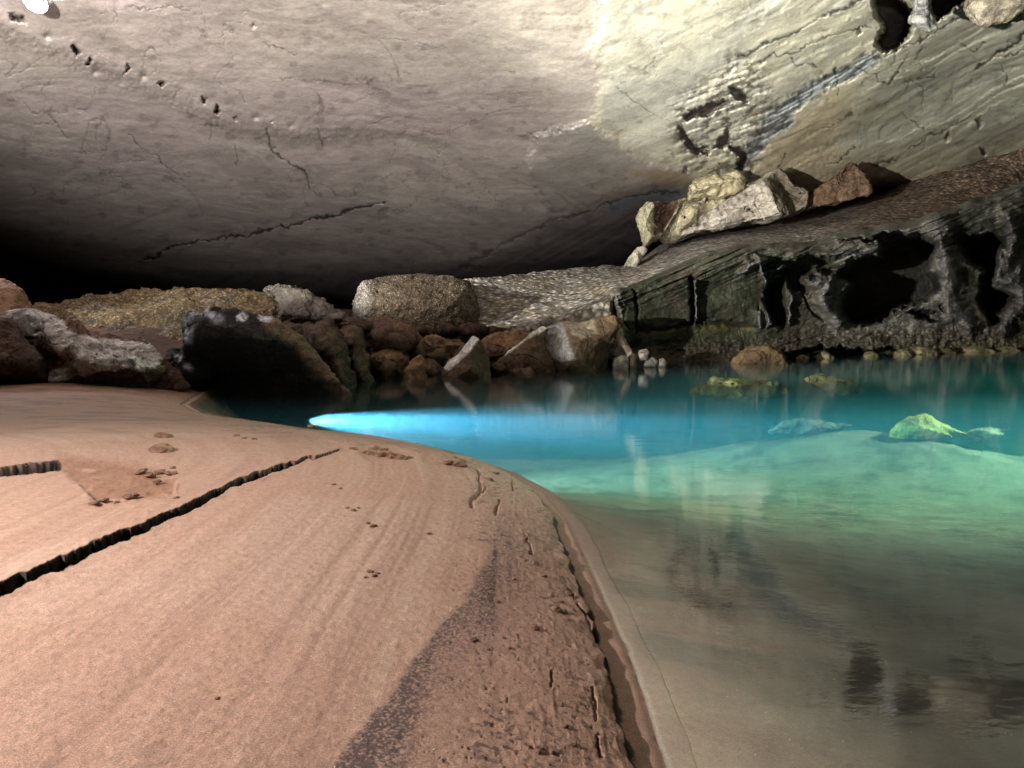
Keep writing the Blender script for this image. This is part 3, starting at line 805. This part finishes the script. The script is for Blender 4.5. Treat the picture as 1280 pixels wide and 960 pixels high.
rock('rounded_boulder', 'smooth rounded brown boulder cut by the left edge of the photo', [(-90,430),(-90,362),(-50,350),(-10,349),(10,353),(24,363),(34,378),(44,394),(60,412),(40,436)], 14.5, 3, [(-20,390,-1.0),(10,400,-.8)], two((.22,.13,.075),(.28,.175,.10), 1, 11), seed=3)
rock('brown_boulder', 'dark brown boulder low at the left edge in front of the white crusted rock', [(-110,505),(-110,400),(-40,392),(4,398),(22,406),(32,424),(46,442),(60,460),(60,478),(44,494),(10,505)], 11.6, 2.5, [(-40,450,-.8),(20,450,-.5)], two((.085,.05,.035),(.14,.085,.055), .8, 12), seed=4)
def crust(px, py, co, no):
    c = mix((.12,.07,.05), (.20,.12,.08), sstep(-.3, .3, fbm(co / .5, 3, 13)))
    n = fbm(co / .22, 4, 14); n2 = ridged(co / .10, 3, 15)
    main = line_d(px, py, [(15,400),(60,404),(85,430),(120,440),(150,440),(185,445)])
    m2 = line_d(px, py, [(60,480),(90,465),(120,455),(150,450)])
    k = sstep(30, 8, main) + .95 * sstep(22, 4, m2) + .5 * sstep(14, 2, line_d(px, py, [(60,492),(100,496),(150,490),(175,478)]))
    w = sstep(.40, .62, k * (.62 + .6 * n + .22 * n2))
    return mix(c, (.66,.63,.61), w)
rock('crusted_rock', 'brown rock with lumpy white mineral crust behind the left sand bank', [(8,402),(20,397),(38,395),(56,398),(80,407),(108,420),(150,427),(182,431),(195,445),(212,462),(226,482),(228,512),(150,514),(60,508),(36,500),(44,486),(46,462),(34,440),(24,418)], 11.9, 1.6, [(70,430,-.35),(120,455,-.6),(170,460,-.55),(100,485,-.25),(180,490,.0)], crust, seed=5, amp=.09, fine=.05, shrink=.8)
def ochre(px, py, co, no):
    c = mix((.30,.215,.105), (.38,.30,.15), sstep(-.3, .3, fbm(co / 1.2, 3, 16)))
    c = mix(c, (.22,.20,.18), .6 * sstep(.0, .35, fbm(co / .9, 3, 17)))
    c = mix(c, (.22,.24,.14), .5 * sstep(40, 10, np.hypot(px - 225, py - 410)))
    return c
rock('ochre_mound', 'long low mound of yellow ochre cemented gravel behind the white crusted rock', [(-60,410,0),(20,392,1),(60,383,2),(110,374,2.5),(180,367,3),(250,364,3),(312,367,2.5),(338,376,2),(352,392,1),(360,420,0),(350,460,-.5),(160,468,-.5),(-60,460,-.5)], 16, 5, [(120,400,.8),(220,395,.8),(300,400,.6),(200,440,-.8)], ochre, mat=M_cong, seed=6, cat='gravel mound', amp=.10, fine=.05)
def darkb(px, py, co, no):
    c = mix((.008,.007,.006), (.016,.012,.010), sstep(-.2, .3, fbm(co / .6, 3, 18)))  # near-black base colour carries the shade of the face
    w = sstep(9, 1, line_d(px, py, [(236,425),(234,400),(242,390),(262,389),(270,400),(276,398)])) * sstep(-.3, .2, fbm(co / .15, 3, 19))
    w = np.maximum(w, .8 * sstep(6, 1, line_d(px, py, [(206,452),(204,465),(214,482),(230,500)])) * sstep(-.2, .3, fbm(co / .1, 3, 20)))
    c = mix(c, (.30,.31,.34), w)  # painted highlight along the top and left rims
    r = sstep(22, 4, line_d(px, py, [(345,402),(375,425),(400,450),(440,492)])); c = mix(c, (.20,.125,.08), .85 * r)
    for (x, y, rr) in [(303,396,7),(333,394,11),(234,458,6),(222,447,6)]:
        c = mix(c, (.55,.55,.60), sstep(1.15, .6, np.hypot(px - x, (py - y) * 1.2) / rr + .45 * fbm(co / .08, 3, 21)))
    return c
rock('dark_boulder', 'large black boulder with shaded face and white patches on top at the left shore', [(203,462),(206,449),(214,440),(226,445),(238,436),(233,420),(232,402),(238,389),(252,391),(262,386),(276,392),(284,388),(300,397),(330,399),(346,402),(372,424),(396,449),(418,472),(440,490),(443,520),(250,530),(232,512),(216,488),(206,474)], 12.5, 2.4, [(250,405,-.5),(290,410,-.7),(330,425,-.7),(240,465,-.1),(290,470,.9),(340,480,.9),(385,475,.0),(400,490,.3),(260,495,.6)], darkb, seed=8, amp=.07, fine=.035)
def capped(px, py, co, no):
    c = mix((.17,.13,.085), (.24,.20,.15), sstep(-.2, .3, fbm(co / .3, 3, 22)))
    c = mix(c, (.12,.10,.10), .7 * sstep(.0, .3, ridged(co / .14, 3, 23)))
    cap = .75 * sstep(6, -4, poly_d(px, py, [(330,364),(348,352),(376,358),(384,372),(368,372),(350,378)])) 
    c = mix(c, (.38,.36,.30), cap)
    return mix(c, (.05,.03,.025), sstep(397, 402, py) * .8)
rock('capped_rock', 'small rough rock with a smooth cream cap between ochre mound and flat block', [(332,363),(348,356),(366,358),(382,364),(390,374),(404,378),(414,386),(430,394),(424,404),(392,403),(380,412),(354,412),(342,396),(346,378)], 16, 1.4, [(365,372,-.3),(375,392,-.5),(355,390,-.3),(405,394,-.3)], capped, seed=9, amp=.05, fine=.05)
rock('sloping_rock', 'broad brown rock sloping down to the water right of the black boulder', [(352,404,.6),(372,406,.5),(395,408,.5),(412,404,.4),(424,414,.3),(430,432),(436,452),(440,478),(436,500),(415,500),(386,440)], 14.4, 3, [(392,420,-.3),(415,440,-.5),(428,475,-.5)], two(BR, BR2, .9, 24), seed=10, amp=.09, fine=.04)
def blockc(px, py, co, no):
    c = mix((.11,.078,.048), (.17,.13,.085), sstep(-.3, .3, fbm(co / 1.5, 3, 25)))
    c = mix(c, (.42,.38,.34), .8 * sstep(470, 452, px))  # lit left edge painted lighter
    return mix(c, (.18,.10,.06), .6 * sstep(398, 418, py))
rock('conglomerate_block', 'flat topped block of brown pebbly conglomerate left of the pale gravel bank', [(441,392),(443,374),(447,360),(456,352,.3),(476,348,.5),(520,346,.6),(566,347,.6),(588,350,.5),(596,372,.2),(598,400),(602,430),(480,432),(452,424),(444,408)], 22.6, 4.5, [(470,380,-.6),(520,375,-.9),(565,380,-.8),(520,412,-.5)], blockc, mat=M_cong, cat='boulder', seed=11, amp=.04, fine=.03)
MID = 'brown rocks along the middle shore'
rock('shore_rock', 'dark brown lumpy rock below the left end of the flat topped block', [(440,420),(450,408),(470,404),(500,409),(518,424),(508,440),(484,446),(470,470),(446,480)], 17.6, 2, [(475,420,-.5),(500,428,-.4)], two((.09,.055,.04),(.17,.10,.06), .5, 26), group=MID, seed=12, amp=.12, fine=.05)
rock('shore_rock', 'tan rock shelf over a black gap below the flat topped block', [(466,446),(484,432),(502,436),(510,452),(500,462),(478,462),(468,456)], 17.2, 1.5, colf=two((.20,.13,.07),(.32,.22,.12), .5, 27), group=MID, seed=13, amp=.08, fine=.04)
rock('shore_rock', 'long dark brown slab behind the pointed rocks under the flat topped block', [(498,430),(520,418),(548,421),(574,430),(590,442),(578,452),(556,456),(530,450),(512,446)], 19.2, 2.5, [(545,432,-.7)], two(BR, (.24,.15,.085), .7, 28), group=MID, seed=14, amp=.12, fine=.04)
rock('shore_rock', 'narrow reddish brown pointed rock standing in the water at middle shore', [(500,486),(506,462),(514,453),(525,445),(529,452),(531,462),(535,484)], 16.2, .9, [(517,462,-.3),(522,474,-.3)], two((.20,.115,.065),(.30,.19,.11), .4, 29), group=MID, seed=15, amp=.03, fine=.02)
def ridgec(px, py, co, no):
    c = mix((.085,.052,.034), (.125,.078,.048), sstep(-.3, .3, fbm(co / .6, 3, 30)))
    w = sstep(5.5, 3.5, line_d(px + 2 * fbm(co / .1, 2, 33), py, [(560,458),(576,444),(582,438),(596,420)]))
    return mix(c, (.78,.76,.72), w)  # light on the left ridge painted white
rock('shore_rock', 'rounded brown rock with a bright lit ridge down its left side', [(550,482),(554,462),(562,452),(574,444),(580,434),(592,421),(599,424),(606,436),(610,452),(613,482)], 16.6, 1.6, [(568,457,-.2),(590,440,-.35),(588,462,-.6)], ridgec, group=MID, seed=16, amp=.03, fine=.012)
rock('shore_rock', 'low reddish mound behind the bright ridged rock', [(596,446),(606,430),(622,420),(650,415),(676,420),(684,440),(676,470),(600,470)], 20.4, 2, [(640,432,-.6)], two((.19,.105,.06),(.27,.17,.09), .5, 31), group=MID, seed=17, amp=.12, fine=.06)
def wedgec(px, py, co, no):
    c = mix((.08,.05,.03), (.125,.08,.048), sstep(-.3, .3, fbm(co / .6, 3, 32)))
    w = sstep(5, 2.5, line_d(px + 2 * fbm(co / .12, 2, 34), py, [(632,440),(652,424),(668,415),(682,407)]))
    return mix(c, (.70,.66,.58), w)
rock('shore_rock', 'curved brown wedge with a thin pale upper edge left of the split boulder', [(608,466),(622,452),(634,440),(655,424),(678,407),(686,411),(680,430),(690,450),(698,478),(650,480)], 18.6, 1.6, [(655,442,-.5),(670,456,-.4)], wedgec, group=MID, seed=18, amp=.04, fine=.02)
def splitc(px, py, co, no):
    c = mix((.11,.073,.045), (.155,.103,.063), sstep(-.3, .3, fbm(co / .6, 3, 35)))
    fl = sstep(2, -2, poly_d(px, py, [(674,425),(682,408),(704,402),(706,412),(712,430),(720,450),(700,452),(680,444)]))
    c = mix(c, (.36,.345,.34), fl)  # light falling on the left face painted pale
    tp = sstep(2, -2, poly_d(px, py, [(704,400),(742,398),(745,418),(726,424),(712,415)])); c = mix(c, (.32,.26,.20), .9 * tp)
    return c
rock('split_boulder', 'angular boulder with lit pale left face and tan right face at middle shore', [(673,432),(679,412),(690,406),(704,401),(724,404),(744,398),(770,394),(774,408),(768,424),(760,440),(758,474),(694,476),(684,450)], 19.4, 2.4, [(706,410,-.5),(714,450,-1.6),(728,424,-1.0),(748,422,-.6),(740,450,-.9),(690,440,-.3)], splitc, cat='boulder', seed=19, amp=.03, fine=.015)
rock('leaning_shard', 'pinkish pale shard leaning on the left end of the dark ledge', [(756,444),(762,430),(771,416),(777,409),(781,424),(790,438),(792,446),(772,446)], 20.2, .8, [(775,430,-.3)], two((.50,.40,.33),(.60,.50,.42), .5, 36), seed=20, amp=.02, fine=.012)
rock('leaning_shard', 'dark brown wedge behind the pinkish shard beside the split boulder', [(748,440),(752,422),(758,408),(776,396),(780,405),(770,422),(762,446)], 20.8, .8, colf=two((.12,.07,.05),(.18,.11,.07), .5, 37), seed=21, amp=.02, fine=.012)
for i, (ol, lab, cc) in enumerate([
    ([(764,462),(766,448),(778,444),(786,446),(786,462)], 'flat grey stone at the waterline right below the pinkish shard', (.34,.30,.26)),
    ([(785,462),(786,446),(793,441),(797,446),(796,462)], 'brown upright stone at the waterline between grey and pale stones', (.20,.14,.10)),
    ([(796,448),(798,438),(808,436),(812,441),(810,450),(800,451)], 'small pale square stone sitting beside the dark ledge', (.62,.56,.52)),
    ([(804,458),(808,450),(816,447),(822,452),(820,458)], 'tiny pale pebble in the dark crevice at the waterline', (.50,.47,.42)),
    ([(822,458),(824,449),(829,448),(834,454),(832,459)], 'small whitish stone rightmost of the cluster under the dark ledge', (.55,.52,.46))]):
    rock('shore_stone', lab, ol, 19.6 + .15 * i, .5, colf=two(tuple(.4 * k for k in cc), tuple(.6 * k for k in cc), .3, 40 + i), cat='stone', group='small stones at the left end of the dark ledge', seed=22 + i, amp=.012, fine=.008, res=1.0, bulge=.15)
rock('shore_rock', 'tan brown rock in green water in front of the dark ledge', [(918,458),(926,446),(936,436),(948,432),(962,431),(974,438),(980,450),(984,462)], 22.0, 1.4, [(945,444,-.5)], two((.09,.055,.03),(.17,.115,.06), .5, 47), seed=27, amp=.08, fine=.04)
for i, (cx, w, h) in enumerate([(1002,8,4),(1032,10,5),(1088,9,4),(1128,12,6),(1150,20,9),(1180,16,8),(1222,24,7),(1258,18,6)]):
    yl = ip(cx, [(940,451),(1060,446),(1180,441),(1290,438)])
    Yd = float(ip(cx, LEDGE_Y)) - 1.6
    rock('footing_stone', ['small buff stone left of centre under the black hollows','low tan stone under the left black hollow','small dark tan stone under the middle of the big hollow','greenish tan stone under the right side of the big hollow','wide tan slab at the foot of the first rock column','lumpy buff stone at the foot of the first rock column','long low stone under the narrow right hollow','low buff stone at the right edge of the dark ledge foot'][i],
         [(cx-w,yl+5),(cx-w*.8,yl-h*.4),(cx-w*.2,yl-h),(cx+w*.4,yl-h*.8),(cx+w,yl-h*.1),(cx+w,yl+5)], Yd, .8, colf=two((.14,.12,.07),(.26,.22,.13), .4, 50+i), cat='stone', group='stones along the foot of the dark ledge', seed=60+i, amp=.05, fine=.03, res=1.2)

for i, (cx, cy, w, h, Yd) in enumerate([(436,428,20,20,15.6),(447,452,16,22,15.2),(432,478,14,18,14.6),(455,474,13,16,15.4),(423,404,20,10,18),(448,410,18,14,17.6),(470,412,16,10,19),(495,416,15,9,19.4),
      (486,462,9,9,16.6),(536,466,13,10,17.6),(545,446,12,9,18.4),(575,458,11,14,18.6),(520,440,14,10,18.4),(590,414,16,6,21.4),(615,416,18,6,21.6),(560,412,18,6,21.2),(640,424,18,7,20.8),(528,414,14,6,20.8),(622,462,9,8,17.8),(655,468,14,7,17.8)]):
    rr = random.Random(i + 50); ol = []
    for k in range(7):
        t = 2 * math.pi * k / 7 + rr.uniform(-.3, .3)
        ol.append((cx + w * math.cos(t) * rr.uniform(.8, 1.15), cy + h * math.sin(t) * rr.uniform(.8, 1.2)))
    b = rr.uniform(.5, 1.0)
    rock('rubble_rock', 'broken brown rock lying in the dark rubble along the middle shore', ol, Yd, 1.0, [(cx + rr.uniform(-.4,.4) * w, cy + rr.uniform(-.3,.2) * h, -.35)], two((.07 * b,.042 * b,.028 * b),(.16 * b,.10 * b,.06 * b), .4, 90 + i), group='rubble along the middle shore', seed=70 + i, amp=.05, fine=.04, bulge=.4)

# blocks on the gravel slope
def palebl(px, py, co, no):
    c = mix((.40,.355,.31), (.50,.45,.39), sstep(-.3, .3, fbm(co / 1.2, 3, 70)))
    for (x, y) in [(932,244),(924,249),(897,261),(902,268),(872,281),(881,281)]:
        c = mix(c, (.08,.06,.05), .85 * sstep(3.2, 1.2, np.hypot(px - x, (py - y) * .7)))
    r = sstep(2, -2, poly_d(px, py, [(953,224),(974,208),(1015,236),(1010,262),(978,272),(966,250)]))
    return mix(c, mix((.20,.165,.13), (.27,.23,.185), sstep(-.2, .3, fbm(co / .5, 3, 71))), r)  # right face painted darker as its shaded side
rock('pale_block', 'big pale wedge shaped block with shaded grey right face lying on the gravel slope', [(824,302),(850,290),(874,272),(897,257),(920,242),(939,230),(953,225),(966,214),(975,211),(984,220),(991,231),(1011,238),(1008,258),(992,267),(978,271),(930,280),(880,286),(845,298)], 31.6, 3, [(953,228,-1.2),(968,248,-1.6),(978,268,-1.6),(920,262,-.6),(985,240,.6),(1000,250,.8)], palebl, cat='boulder', seed=30, amp=.10, fine=.05, shrink=.8)
rock('shaded_block', 'dark brown pointed block in shade right of the pale wedge', [(1004,262),(1011,241),(1028,229),(1045,218),(1058,207),(1067,202),(1072,212),(1080,226),(1090,240),(1070,250),(1040,258)], 32.4, 2.4, [(1050,235,-.2),(1068,215,.6)], two((.15,.09,.06),(.19,.12,.08), 1, 72), cat='boulder', seed=31, amp=.10, fine=.06)
def cubec(px, py, co, no):
    c = mix((.50,.46,.32), (.58,.54,.40), sstep(-.3, .3, fbm(co / 1.0, 3, 73)))
    r = sstep(1.5, -1.5, poly_d(px + 2 * fbm(co / .5, 3, 75), py, [(817,252),(852,246),(846,262),(838,276),(830,290),(817,294)]))
    return mix(c, (.11,.065,.045), r)  # shade of the right side painted dark brown
rock('yellow_block', 'upright cream block with its right side painted dark as shade', [(795,273),(803,262),(810,254),(818,252),(834,256),(851,249),(846,264),(838,277),(829,292),(816,300),(806,308),(802,294),(800,280)], 31.0, 1.6, [(816,256,-1.0),(814,296,-1.0),(832,272,1.0),(806,280,-.4)], cubec, cat='boulder', seed=32, amp=.06, fine=.05, shrink=.8)
rock('cream_slab', 'upper of two cream slabs stacked against the bright wall', [(861,249),(861,232),(866,224),(880,220),(905,214),(922,210),(930,222),(930,236),(906,246),(880,250)], 31.4, 2, [(890,232,-.8),(915,225,-.5),(868,240,-.6)], two((.48,.42,.27),(.55,.50,.35), 1, 74), cat='boulder', seed=33, amp=.10, fine=.06, shrink=.85)
rock('cream_slab', 'lower cream slab under the other, behind the pale wedge', [(826,300),(836,284),(846,270),(847,256),(856,251),(880,250),(906,244),(906,256),(890,266),(868,284),(840,300)], 31.9, 2, [(865,262,-1.0),(850,280,-.6)], two((.48,.42,.28),(.55,.50,.36), 1, 76), cat='boulder', seed=34, amp=.10, fine=.06, shrink=.85)
rock('small_block', 'small cream block at the top of the pale gravel left of the upright block', [(780,334),(786,322),(796,311),(805,307),(810,312),(803,322),(797,334)], 30.3, 1.2, colf=two((.60,.54,.42),(.70,.66,.55), .6, 77), cat='stone', seed=35, amp=.04, fine=.03)
# column and knobs in the upper right cavity
rock('stone_column', 'grey knobbly stone column hanging across the cavity at the upper right', [(1143,-30),(1166,-30),(1163,-2),(1160,12),(1168,24),(1171,34),(1164,38),(1150,33),(1138,27),(1138,22),(1146,16),(1147,4)], 20.2, .7, [(1154,0,-.3),(1154,26,-.35)], two((.36,.36,.37),(.50,.49,.47), .4, 78), cat='rock formation', seed=36, amp=.04, fine=.03)
rock('stone_knob', 'rounded tan rock knob under the roof at the upper right corner', [(1212,-30),(1300,-30),(1300,16),(1278,18),(1262,24),(1240,28),(1218,26),(1211,10)], 20.6, 1.5, [(1235,5,-.5),(1272,2,-.5)], two((.36,.30,.24),(.48,.42,.34), .6, 79), cat='rock formation', seed=37, amp=.10, fine=.04)

# submerged stones
SUB = 'pale stones lying under the green water'
YS = two((.72,.62,.14), (.80,.70,.20), .4, 80)
rock('submerged_stone', 'bright yellow green stone under water toward the right', [(1114,544),(1124,532),(1136,523),(1150,518),(1160,522),(1170,529),(1190,535),(1212,541),(1200,548),(1116,550)], 11.4, 1.2, [(1150,534,-.25)], YS, cat='stone', seed=38, amp=.03, fine=.02)
rock('submerged_slab', 'thin pale slab under water right of the bright yellow stone', [(1200,548),(1215,538),(1240,535),(1264,537),(1256,544),(1230,552)], 11.6, .8, colf=two((.42,.42,.25),(.5,.48,.3), .4, 81), cat='stone', group=SUB, seed=39, amp=.02, fine=.01)
rock('submerged_slab', 'flat pale blue lit slab under water left of the bright yellow stone', [(960,540),(985,527),(1010,525),(1040,528),(1068,532),(1050,537),(1000,542)], 11.8, 1.0, colf=two((.22,.22,.17),(.35,.35,.28), .4, 82), cat='stone', group=SUB, seed=40, amp=.02, fine=.01)
rock('submerged_stone', 'wide green lit rock shelf under water below the tan rock', [(860,492),(875,480),(905,474),(940,476),(975,482),(990,492),(930,500)], 14.5, 1.6, colf=two((.06,.08,.035),(.14,.17,.07), .5, 83), cat='stone', seed=41, amp=.08, fine=.04)
rock('submerged_slab', 'slanting green slab under water right of the wide green shelf', [(1005,474),(1020,470),(1060,478),(1085,488),(1070,494),(1030,486)], 15.5, 1.2, colf=two((.10,.12,.06),(.2,.22,.11), .5, 84), cat='stone', group=SUB, seed=42, amp=.05, fine=.02)

# ------------------------------------------------------------------ lamp fixed to the roof, upper left
def build_lamp():
    base = W(44, 3, float(ceilY(44, 3)) * .955)
    e = bpy.data.objects.new('cave_lamp', None); link(e); e.location = base
    tag(e, 'small glaring white lamp fixed to the cave roof at the upper left', 'lamp')
    def part(name, fn, mat):
        bm = bmesh.new(); fn(bm); me = bpy.data.meshes.new(name); bm.to_mesh(me); bm.free(); me.materials.append(mat)
        o = link(bpy.data.objects.new(name, me)); o.parent = e; return o
    from mathutils import Matrix
    mm = bpy.data.materials.new('lamp_metal'); mm.use_nodes = True; mm.node_tree.nodes['Principled BSDF'].inputs['Base Color'].default_value = (.3,.3,.3,1)
    em = bpy.data.materials.new('lamp_glow'); em.use_nodes = True; p = em.node_tree.nodes['Principled BSDF']
    p.inputs['Emission Color'].default_value = (1, .78, 1, 1); p.inputs['Emission Strength'].default_value = 900
    def bulb(bm):
        bmesh.ops.create_uvsphere(bm, u_segments=24, v_segments=12, radius=.11, matrix=Matrix.Translation((0, -.10, -.08)))
    def shell(bm):
        bmesh.ops.create_cone(bm, cap_ends=False, segments=28, radius1=.24, radius2=.12, depth=.22, matrix=Matrix.Translation((0, .06, .10)) @ Matrix.Rotation(-.7, 4, 'X'))
    def arm(bm):
        bmesh.ops.create_cone(bm, cap_ends=True, segments=10, radius1=.03, radius2=.03, depth=1.0, matrix=Matrix.Translation((0, .2, .55)))
    part('bulb', bulb, em); part('lamp_shade', shell, mm); part('bracket', arm, mm)
build_lamp()

# ------------------------------------------------------------------ clods of sand
def clod_mesh(seed):
    bm = bmesh.new(); bmesh.ops.create_icosphere(bm, subdivisions=4, radius=1)
    me = bpy.data.meshes.new('sand_clod'); bm.to_mesh(me); bm.free()
    N = len(me.vertices); co = np.empty(N * 3, np.float32); me.vertices.foreach_get('co', co); co = co.reshape(-1, 3).astype(float)
    co = co * (1 + .45 * fbm(co * 1.3 + seed * 9, 4, seed)[:, None] + .18 * ridged(co * 3 + seed, 3, seed + 2)[:, None])
    co[:, 2] *= .5
    me.vertices.foreach_set('co', co.astype(np.float32).reshape(-1))
    c = mix((.22,.125,.08), (.36,.21,.14), sstep(-.3, .3, fbm(co * 2, 3, seed)))
    set_col(me, c, np.ones(N)); me.polygons.foreach_set('use_smooth', np.ones(len(me.polygons), bool))
    me.materials.append(M_sand); return me
CM = [clod_mesh(k) for k in range(5)]
CLODS = [
 ([(200,564,13)], 'largest crumbly clod of sand beyond the scraped patch on the left', None),
 ([(205,546,9)], 'dark crusty clod just beyond the largest clod on the left', None),
 ([(466,658,5),(460,654,3)], 'small brown sand crumb in the middle of the smooth bank', 'pair of crumbs on the smooth bank'),
 ([(462,715,4.5),(468,720,4),(456,722,3),(472,717,3)], 'tan crumb in the little cluster on the streaked sand', 'cluster of crumbs on the streaked sand'),
 ([(272,873,3)], 'single tiny dark crumb low on the left bank', None),
 ([(590,800,6)], 'flat dark crumb on the grainy sand right of the dark mineral band', None),
 ([(668,785,6)], 'dark crumb nearest the ragged edge on the grainy sand', None),
 ([(417,606,3),(425,611,2.5),(434,635,2.5),(442,638,3),(448,635,2),(536,667,3)], 'tiny crumb scattered on the smooth upper bank', 'tiny crumbs on the upper bank'),
 ([(118,630,7),(130,625,5),(146,628,4),(160,621,6),(168,619,5),(188,595,6),(176,590,7),(200,590,6),(212,592,5),(196,602,5),(219,623,4),(218,592,4),(216,585,4)], 'crumb of dug sand on the scraped patch', 'crumbs round the scraped patch'),
 ([(455,566,6),(465,568,7),(475,570,8),(486,569,6),(492,572,9),(500,574,7),(470,562,6),(480,564,7),(560,580,8),(572,582,9),(566,574,6),(580,578,6),(442,562,5),(512,573,5),(612,600,5),(620,592,4)], 'clod along the crumbled scarp near the crest of the bank', 'clods along the crumbled scarp'),
 ([(388,533,4),(396,533,4),(296,545,4),(305,548,3),(318,549,3)], 'dark clod on the far crest of the bank', 'clods on the far crest'),
 ([(694,762,6),(704,764,5),(712,742,5),(700,752,4),(656,672,4),(668,704,4),(680,720,4),(642,724,3),(610,736,3),(622,752,3),(636,810,3),(610,812,3),(706,908,5),(716,930,5),(700,880,4),(672,940,5)], 'rough crumb near the ragged edge above the water', 'crumbs along the ragged edge'),
]
for spots, lab, grp in CLODS:
    first = None
    for (px, py, r) in spots:
        z = .3
        for _ in range(8):
            g = G(px, py, z); z = .5 * z + .5 * sand_z(g[0], g[1])
        g = G(px, py, z); rad = r * g[1] / F * 1.0
        o = bpy.data.objects.new('sand_clod', random.choice(CM)); link(o)
        o.location = (g[0], g[1], z + rad * .12); o.scale = (rad, rad * 1.1, rad * .9); o.rotation_euler = (random.uniform(-.3,.3), random.uniform(-.3,.3), random.uniform(0, 6.28))
        tag(o, lab, 'clod', grp)

# ------------------------------------------------------------------ lights
def light(name, kind, loc, target, power, color, size=.1, angle=60, blend=.5):
    d = bpy.data.lights.new(name, kind); d.energy = power; d.color = color
    if kind == 'SPOT': d.spot_size = math.radians(angle); d.spot_blend = blend; d.shadow_soft_size = size
    elif kind == 'POINT': d.shadow_soft_size = size
    else: d.size = size
    o = link(bpy.data.objects.new(name, d)); o.location = loc
    if target is not None:
        o.rotation_euler = (Vector(target) - Vector(loc)).to_track_quat('-Z', 'Y').to_euler()
    return o
light('sand_torch', 'SPOT', (-3.9, 1.2, 2.9), (-.6, 3.0, .2), 1150, (1, .90, .84), .04, 150, .7)
light('roof_fill', 'SPOT', (-2, -6, 1.2), (-4.0, 9, 12.3), 62000, (1, .92, .88), .3, 76, .45)  # unseen fill light added to brighten the ceiling
light('wall_torch', 'SPOT', (-9, 2, 1.6), (12.6, 24.2, 7.2), 76000, (1, .97, .84), .15, 39, .8)
light('roof_fill', 'SPOT', (-11, 9.5, 1.9), (-10, 24, 8.5), 1800, (1, .90, .88), .3, 70, 1.0)  # second unseen fill, added for the left ceiling
light('bank_fill', 'SPOT', (-14.5, 14.2, 5.0), (2.8, 27, 3.2), 26000, (1, .97, .88), .12, 24, .6)  # unseen light added to brighten the gravel bank
light('rock_torch', 'SPOT', (-13, 16.5, 5.0), (-4, 14, .8), 1300, (1, .97, .95), .15, 90, .6)
light('water_light', 'SPOT', (-2.7, 9.5, -.09), (2.0, 10.4, -.10), 12000, (.42, .76, 1.0), .03, 50, 1.0)  # torch whose beam crosses the water
light('water_light', 'SPOT', (13.5, 12.5, 3.4), (5.8, 9.9, -.8), 14000, (.66, 1.0, .82), .1, 46, 1.0)  # unseen light added from the right to brighten the riverbed
light('water_light', 'SPOT', (-2.7, 9.5, -.08), (2.5, 9.35, -.10), 30000, (.34, .66, 1.0), .03, 15, .8)  # narrow core of the same torch beam
light('water_light', 'SPOT', (26, 22, 2.6), (14, 17.0, -1), 14000, (.42, 1.0, .62), .1, 36, 1.0)  # unseen light added to turn the far right water greener

w = bpy.data.worlds.new('World'); scene.world = w; w.use_nodes = True
w.node_tree.nodes['Background'].inputs[0].default_value = (.5, .5, .6, 1)
w.node_tree.nodes['Background'].inputs[1].default_value = .004

# ------------------------------------------------------------------ camera
cd = bpy.data.cameras.new('camera'); cam = link(bpy.data.objects.new('camera', cd))
cam.location = (0, 0, CAMZ); cam.rotation_euler = (math.pi / 2 - TH, 0, 0)
cd.sensor_width = 36; cd.lens = 36 * F / 1280; cd.clip_end = 500; cd.clip_start = .05
scene.camera = cam
scene.view_settings.view_transform = 'Standard'; scene.view_settings.look = 'None'
scene.view_settings.exposure = 0; scene.view_settings.gamma = 1
scene.render.engine = 'CYCLES'
cy = scene.cycles
cy.use_denoising = True
try: cy.denoiser = 'OPENIMAGEDENOISE'
except Exception: pass
cy.max_bounces = 6; cy.diffuse_bounces = 3; cy.glossy_bounces = 3; cy.transparent_max_bounces = 8; cy.volume_bounces = 0
cy.caustics_reflective = False; cy.caustics_refractive = False
cy.sample_clamp_indirect = 4
